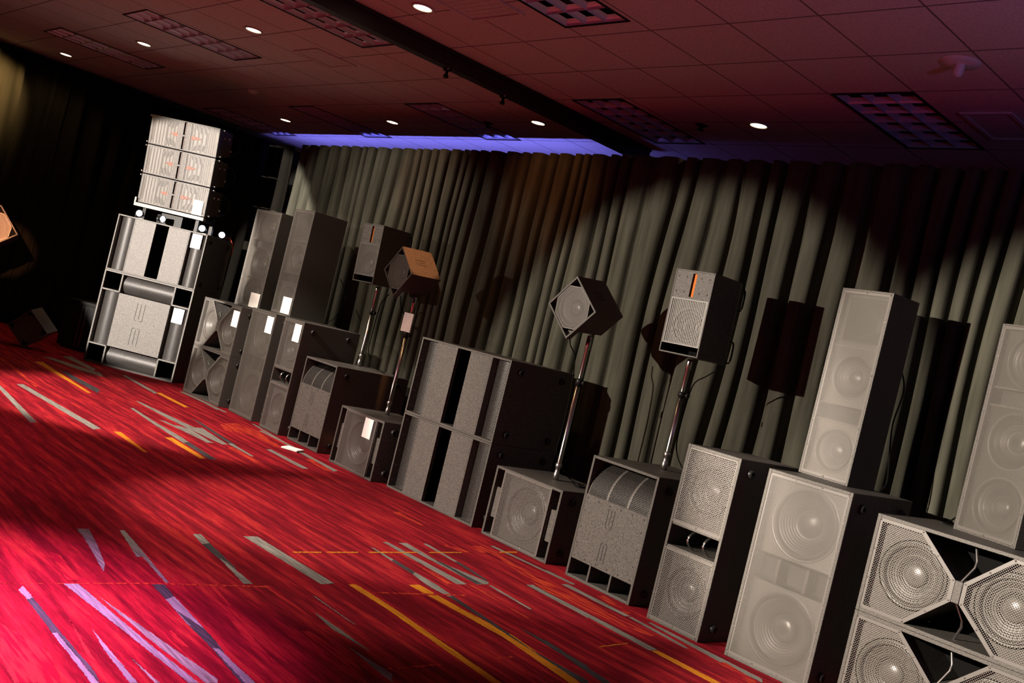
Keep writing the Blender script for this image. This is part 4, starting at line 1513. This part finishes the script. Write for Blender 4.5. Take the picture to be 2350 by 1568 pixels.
def make_pole(label, L_, group):
    t = empty('speaker_pole', label, 'speaker pole', group)
    MB().lathe(0, 0, [(0.001, 0), (0.021, 0), (0.021, 0.05), (0.017, 0.055), (0.017, 0.085), (0.023, 0.09), (0.023, 0.115), (0.018, 0.118)], 0, 20, 0, 'z').build('base_socket', STEEL, t)
    MB().lathe(0, 0, [(0.017, 0.11), (0.017, L_ * 0.68), (0.0165, L_ * 0.68)], 0, 20, 0, 'z').build('lower_tube', CHROME, t)
    MB().lathe(0, 0, [(0.017, L_ * 0.66), (0.024, L_ * 0.66), (0.024, L_ * 0.70), (0.015, L_ * 0.705)], 0, 20, 0, 'z').build('collar', BLACK_METAL, t)
    MB().lathe(0, 0, [(0.014, L_ * 0.70), (0.014, L_ * 0.90), (0.019, L_ * 0.905), (0.019, L_ - 0.01), (0.016, L_), (0.001, L_)], 0, 20, 0, 'z').build('upper_tube', CHROME, t)
    MB().lathe(0, 0, [(0.006, 0.0), (0.006, 0.02), (0.016, 0.022), (0.016, 0.036), (0.001, 0.037)], 0, 12, 0, 'x').build('clamp_knob', BLACK_METAL, t, (0.018, 0, L_ * 0.68))
    return t


# ------------------------------------------------------------ the row of speakers
def cable(label, pts, r=0.0045, n=8, mat=CABLE):
    o = MB().tube(smooth_path(pts, n), r, 0, 8).build('speaker_cable', mat)
    return tag(o, label, 'cable')


def card(label, host, lx, ly, lz, w_=0.125, h=0.165, lean=0.0):
    """blank white information card fixed to the front of a speaker; host = (x, y, z, yaw)"""
    x, y, z, yaw = host
    cy_, sy_ = math.cos(yaw), math.sin(yaw)
    o = MB().box(-w_ / 2, w_ / 2, -0.001, 0.001, -h / 2, h / 2).build('information_card', CARD)
    place(o, x + lx * cy_ - ly * sy_, y + lx * sy_ + ly * cy_, z + lz, yaw, lean)
    return tag(o, label, 'card', 'white information cards')


# right part of the row
PB = (-1.740, 4.69, 0.0, 0.0)
P1 = place(make_bin('lower of the two bass bins with wide diagonal mesh at the bottom right corner', 0.88, 0.4815, 0.68, 'bass bins with hexagonal grilles'), *PB[:3])
dup(P1, 'upper of the two bass bins with wide diagonal mesh, under the rightmost column', PB[0], PB[1], 0.4825)
place(make_triple_column('rightmost column speaker with three round drivers, cut by the picture edge', 0.3616, 1.058, 0.36, 'column speakers'), -1.811, 5.036, 0.9645, -0.34)
place(make_tall_sub('tall pale subwoofer with two large round drivers under one fine grille, carrying a column', 0.49, 1.0225, 0.68, 'tall subwoofers'), -2.562, 4.672, 0, 0.0)
place(make_horn_column('column speaker with square horn at top, standing on the tall pale subwoofer', 0.324, 1.061, 0.25, 'column speakers'), -2.679, 5.005, 1.0230, -0.13)
L1 = place(make_ported('subwoofer with two mesh squares and an open port between, beside the tall pale one', 0.372, 1.027, 0.62, 'ported subwoofers'), -3.158, 4.661, 0, -0.034)
K1 = place(make_scoop('subwoofer with speckled front and curved mesh on top, brightly lit, carrying the ribbon speaker pole', 0.554, 0.779, 0.78, 'scoop subwoofers'), -3.805, 4.736, 0, -0.04)
J1 = place(make_small_sub('low square subwoofer with side channels, right of the two wide stacked subwoofers', 0.664, 0.489, 0.58, 'compact subwoofers'), -4.613, 4.773, 0, -0.018)
I1 = place(make_wide_sub('lower of the two wide subwoofers stacked in the middle of the row', 1.082, 0.610, 0.66, 'wide subwoofers'), -5.624, 4.816, 0, -0.018)
dup(I1, 'upper of the two wide subwoofers stacked in the middle of the row', -5.624, 4.816, 0.6110, -0.018)
# left part of the row
dup(J1, 'low square subwoofer with a white card on its grille, left of the wide stacked subwoofers', -6.611, 4.758, 0, -0.036)
dup(K1, 'dim scoop subwoofer with speckled front and curved top, beside the paper on the carpet', -7.524, 4.846, 0, -0.033)
dup(L1, 'dim ported subwoofer with a white card on its upper mesh', -8.089, 4.818, 0, -0.02).scale = (1, 1, 1.04)
place(make_tall_sub('dim tall subwoofer with plain dark grille and a white card at its top', 0.523, 1.068, 0.68, 'tall subwoofers'), -8.764, 4.867, 0, -0.041)
B1 = place(make_bin('lower of the two dim bass bins, on the carpet beside the big bright stack', 0.80, 0.519, 0.66, 'bass bins with hexagonal grilles'), -9.543, 4.81, 0, 0.03)
dup(B1, 'upper of the two dim bass bins, with a white card on its right mesh', -9.543, 4.81, 0.5200, 0.03)
place(make_triple_column('pinkish column speaker nearest the big bright stack, with a white card at its foot', 0.42, 1.03, 0.34, 'column speakers'), -9.36, 4.98, 1.0405, 0.16)
place(make_horn_column('second column speaker from the bright stack, horn on top, white card at its foot', 0.363, 1.067, 0.40, 'column speakers'), -8.75, 5.03, 1.0690, 0.04)

# big bright stack on the far left, turned towards the room
SX, SY, SYAW = -10.853, 4.547, 0.725
place(make_square_sub('large square subwoofer with four curved grilles, at the bottom of the bright stack', 1.067, 1.061, 0.75), SX, SY, 0, SYAW)
place(make_wide_sub('wide subwoofer with curved side grilles, in the middle of the bright stack', 1.067, 0.637, 0.75, 'wide subwoofers'), SX, SY, 1.0625, SYAW)
STK = Matrix.Translation((SX, SY, 0)) @ Matrix.Rotation(SYAW, 4, 'Z')
Z_STK = 1.6995
AX, AY, AZ, AYAW = -11.0, 4.647, 1.886, 0.62
AH, AWID, AD = 0.3385, 0.861, 0.44
labs = ['lowest of the three line array boxes with orange plugs, with a white card', 'middle of the three line array boxes with orange plugs', 'topmost of the three line array boxes with orange plugs']
pos = Vector((AX, AY, AZ))
A0 = None
for k, p in enumerate((0.075, 0.105, 0.135)):
    if k == 0:
        A0 = make_array_box(labs[0], AWID, AH - 0.004, AD, 'line array boxes')
        place(A0, *pos, AYAW, p)
    else:
        dup(A0, labs[k], *pos, AYAW, p)
    upv = Matrix.Rotation(AYAW, 3, 'Z') @ Matrix.Rotation(p, 3, 'X') @ Vector((0, 0, 1))
    pos = pos + upv * AH
fr = empty('array_frame', 'pale metal ground frame under the three line array boxes', 'frame')
MB().box(-0.445, 0.445, -0.03, 0.02, -0.046, -0.008).box(-0.445, -0.425, -0.034, -0.028, -0.012, 0.05).build('front_rail', RAIL, fr)
MB().box(-0.36, 0.36, 0.36, 0.40, -0.046, -0.012).box(-0.36, -0.32, 0.02, 0.36, -0.046, -0.012).box(0.32, 0.36, 0.02, 0.36, -0.046, -0.012).box(-0.36, 0.36, 0.365, 0.395, -0.012, 0.030).build('rear_rail', BLACK_METAL, fr)
for x in (-0.34, 0.34):
    for y in (0.06, 0.38):
        MB().box(x - 0.02, x + 0.02, y - 0.02, y + 0.02, Z_STK + 0.0005 - AZ, -0.046).build('leg', BLACK_METAL, fr)
MB().box(-0.15, 0.12, 0.10, 0.34, Z_STK + 0.0005 - AZ, -0.055).build('ballast_block', BLACK_METAL, fr)
place(fr, AX, AY, AZ, AYAW)


def make_par():
    t = empty('led_par_light', '', 'stage light', 'small glowing LED lights on the bright stack')
    MB().lathe(0, 0, [(0.001, 0.085), (0.026, 0.085), (0.034, 0.07), (0.040, 0.0), (0.040, -0.012), (0.036, -0.012), (0.035, 0.002)], 0, 20).build('housing', BLACK_METAL, t, (0, 0, 0.055))
    MB().lathe(0, 0, [(0.035, 0.0), (0.02, -0.004), (0.0005, -0.005)], 0, 20).build('lens', LED_GLOW, t, (0, 0, 0.055))
    MB().tube([(-0.047, 0.03, 0.055), (-0.047, 0.03, 0.004), (0.047, 0.03, 0.004), (0.047, 0.03, 0.055)], 0.004).build('yoke', STEEL, t)
    return t


PAR = make_par()
for i, (lx, ly, yw, lab) in enumerate(((-0.33, 0.06, 0.9, 'glowing LED light at the left end under the line array boxes'),
                                       (-0.08, 0.12, 1.75, 'glowing LED light turned sideways, second from left under the line array'),
                                       (0.425, 0.06, 0.9, 'glowing LED light above the white card at the right end of the bright stack'),
                                       (0.44, 0.60, 1.0, 'glowing LED light at the rear right corner of the bright stack'))):
    p = STK @ Vector((lx, ly, Z_STK + 0.0015))
    o = PAR if i == 0 else dup(PAR, lab, 0, 0)
    o['label'] = lab
    place(o, p.x, p.y, p.z, yw)
p = [STK @ Vector(q) for q in ((0.44, 0.68, 1.72), (0.50, 0.70, 1.74), (0.56, 0.70, 1.66), (0.575, 0.69, 1.55))]
cable('thin red wire hanging at the rear right corner of the bright stack', p, 0.004, 8, RED_WIRE)

# speakers on poles
place(make_pole('pole on the dim scoop subwoofer, carrying the left ribbon speaker', 0.768, 'speaker poles'), -7.697, 5.366, 0.7795)
R1 = place(make_ribbon_top('ribbon speaker on a pole at the left, partly behind a diamond-shaped monitor', 0.272, 0.545, 0.43, 'ribbon speakers'), -7.652, 5.149, 1.5565, 0.168, 0.03, -0.02)
place(make_ribbon_top('ribbon speaker on a pole at the right, with a glowing orange slot and pleated grille', 0.291, 0.536, 0.42, 'ribbon speakers'), -3.788, 4.95, 1.5165, 0.064, 0.02, -0.01)
place(make_pole('pole on the bright scoop subwoofer, carrying the right ribbon speaker', 0.732, 'speaker poles'), -3.852, 5.177, 0.7795)
PL = place(make_pole('pole with a white card, carrying the orange-lit diamond monitor', 1.036, 'speaker poles'), -6.737, 5.096, 0.4895)
dup(PL, 'pole standing right of the wide stacked subwoofers, carrying the right diamond monitor', -4.637, 5.056, 0.4895).scale = (1, 1, 0.99)
H1 = place(make_diamond('diamond-shaped monitor on a pole with its upper side lit orange', 0.308, 0.30, 'diamond monitors'), -6.804, 4.90, 1.694, -0.053, 0.05)
dup(H1, 'diamond-shaped monitor on a pole in the middle, its side in shade', -4.678, 4.85, 1.673, 0.055, 0.08)
dup(H1, 'dark diamond-shaped monitor down on the carpet at the far left', -11.445, 3.60, 0.219, 0.914, 0.10)
dup(H1, 'orange-lit diamond monitor cut by the left edge of the picture', -12.05, 3.187, 1.220, 1.248, -0.138, 0.094).scale = (1.2, 1.2, 1.2)
dup(PL, 'pole under the diamond monitor at the left edge of the picture', -12.25, 3.25, 0.0005).scale = (1, 1, 0.92)

# dark equipment case left of the bright stack
rk = empty('equipment_case', 'black equipment case with two bright upright rails, in the dark left of the bright stack', 'case')
MB().box(-0.36, 0.36, 0, 0.50, 0.03, 0.56).box(-0.375, 0.375, -0.012, 0.512, 0.56, 0.60).build('body', BLACK_METAL, rk, bevel=0.006)
for x in (-0.10, -0.04):
    MB().box(x - 0.006, x + 0.006, -0.010, 0.001, 0.05, 0.54).build('rail', CHROME, rk)
for x in (-0.31, 0.31):
    for y in (0.06, 0.44):
        MB().lathe(0, 0, [(0.001, -0.012), (0.028, -0.012), (0.028, 0.012), (0.001, 0.012)], 0, 16, 0, 'x').build('caster', RUBBER, rk, (x, y, 0.030))
place(rk, -12.02, 4.42, 0, 0.55)
jb = tag(MB().box(-0.055, 0.055, -0.03, 0.03, -0.03, 0.03).box(-0.035, 0.035, -0.036, -0.03, -0.015, 0.015).build('connector_box', WHITE_TRIM, bevel=0.004), 'small pale connector box on the left side of the pinkish column', 'box')
place(jb, -9.62, 5.06, 1.80, 0.16)

# white cards
ST = (SX, SY, 0, SYAW)
card('white card on the right grille of the large square subwoofer', ST, 0.406, 0.0285, 0.737)
card('white card on the upper right of the wide subwoofer in the bright stack', ST, 0.411, 0.0215, 1.598, 0.115, 0.160)
card('white card on the lowest line array box', (AX, AY, AZ, AYAW), 0.330, -0.0085, 0.088, 0.12, 0.165, 0.075)
card('white card on the upper dim bass bin', (-9.543, 4.81, 0, 0.03), 0.330, -0.0035, 0.905, 0.125)
card('white card at the foot of the pinkish column', (-9.36, 4.98, 0, 0.16), 0.108, -0.0035, 1.130, 0.155, 0.150)
card('white card at the foot of the second column from the bright stack', (-8.75, 5.03, 0, 0.04), 0.080, -0.0035, 1.165, 0.160, 0.165)
card('white card on the dim tall subwoofer with plain grille', (-8.764, 4.867, 0, -0.041), 0.171, -0.0035, 0.945, 0.140)
card('white card on the upper mesh of the dim ported subwoofer', (-8.089, 4.818, 0, -0.02), 0.099, -0.0035, 0.952)
card('white card on the grille of the left low square subwoofer', (-6.611, 4.758, 0, -0.036), 0.132, -0.0065, 0.389, 0.122, 0.160)
card('white card fastened to the pole of the orange-lit monitor', (-6.737, 5.096, 0, 0), -0.006, -0.019, 1.296, 0.132, 0.162)
bk = tag(MB().box(-0.075, 0.075, -0.065, 0.065, 0.0, 0.010).box(-0.076, 0.076, -0.066, 0.066, 0.010, 0.012).build('paper_booklet', [CARD]), 'white paper booklet lying on the red carpet before the dim scoop subwoofer', 'booklet')
place(bk, -7.26, 4.60, 0.004, 0.55)

# cables
cable('black cable drooping beside the pole with the white card', [(-6.845, 5.02, 1.505), (-6.835, 5.05, 1.40), (-6.790, 5.10, 1.32), (-6.782, 5.11, 1.2), (-6.782, 5.11, 0.95), (-6.782, 5.11, 0.66), (-6.80, 5.16, 0.54), (-6.86, 5.21, 0.509), (-6.90, 5.21, 0.509)])
cable('black cable looping along the pole beside the wide stacked subwoofers', [(-4.76, 4.98, 1.490), (-4.745, 5.0, 1.42), (-4.705, 5.03, 1.34), (-4.685, 5.05, 1.1), (-4.685, 5.055, 0.8), (-4.685, 5.06, 0.66), (-4.62, 5.15, 0.53), (-4.52, 5.17, 0.498), (-4.42, 5.13, 0.498), (-4.44, 5.07, 0.498), (-4.53, 5.11, 0.508)])
cable('black cable running down the pole of the right ribbon speaker', [(-3.68, 5.24, 1.480), (-3.74, 5.235, 1.43), (-3.815, 5.225, 1.36), (-3.835, 5.222, 1.2), (-3.835, 5.222, 0.98), (-3.80, 5.225, 0.88), (-3.72, 5.23, 0.805), (-3.62, 5.24, 0.790), (-3.54, 5.22, 0.790)])
cable('black cable hanging at the base of the left ribbon speaker pole', [(-7.58, 5.43, 1.510), (-7.62, 5.42, 1.46), (-7.665, 5.415, 1.38), (-7.675, 5.412, 1.1), (-7.665, 5.412, 0.94), (-7.58, 5.43, 0.82), (-7.46, 5.46, 0.790), (-7.36, 5.43, 0.790)])
cable('black cable hanging behind the column with the square horn', [(-2.52, 5.27, 1.72), (-2.49, 5.30, 1.6), (-2.50, 5.29, 1.40), (-2.47, 5.29, 1.2), (-2.46, 5.30, 1.08), (-2.47, 5.26, 1.0285)])
cable('black cable trailing behind the second column from the bright stack', [(-8.50, 5.46, 1.55), (-8.42, 5.52, 1.4), (-8.44, 5.50, 1.25), (-8.46, 5.46, 1.14), (-8.50, 5.40, 1.0745)])
cable('black cable drooping from the rightmost column onto the bass bin', [(-1.90, 5.42, 1.45), (-2.02, 5.42, 1.25), (-2.04, 5.38, 1.08), (-2.08, 5.30, 0.985), (-2.08, 5.22, 0.9715), (-2.02, 5.26, 0.9715)])
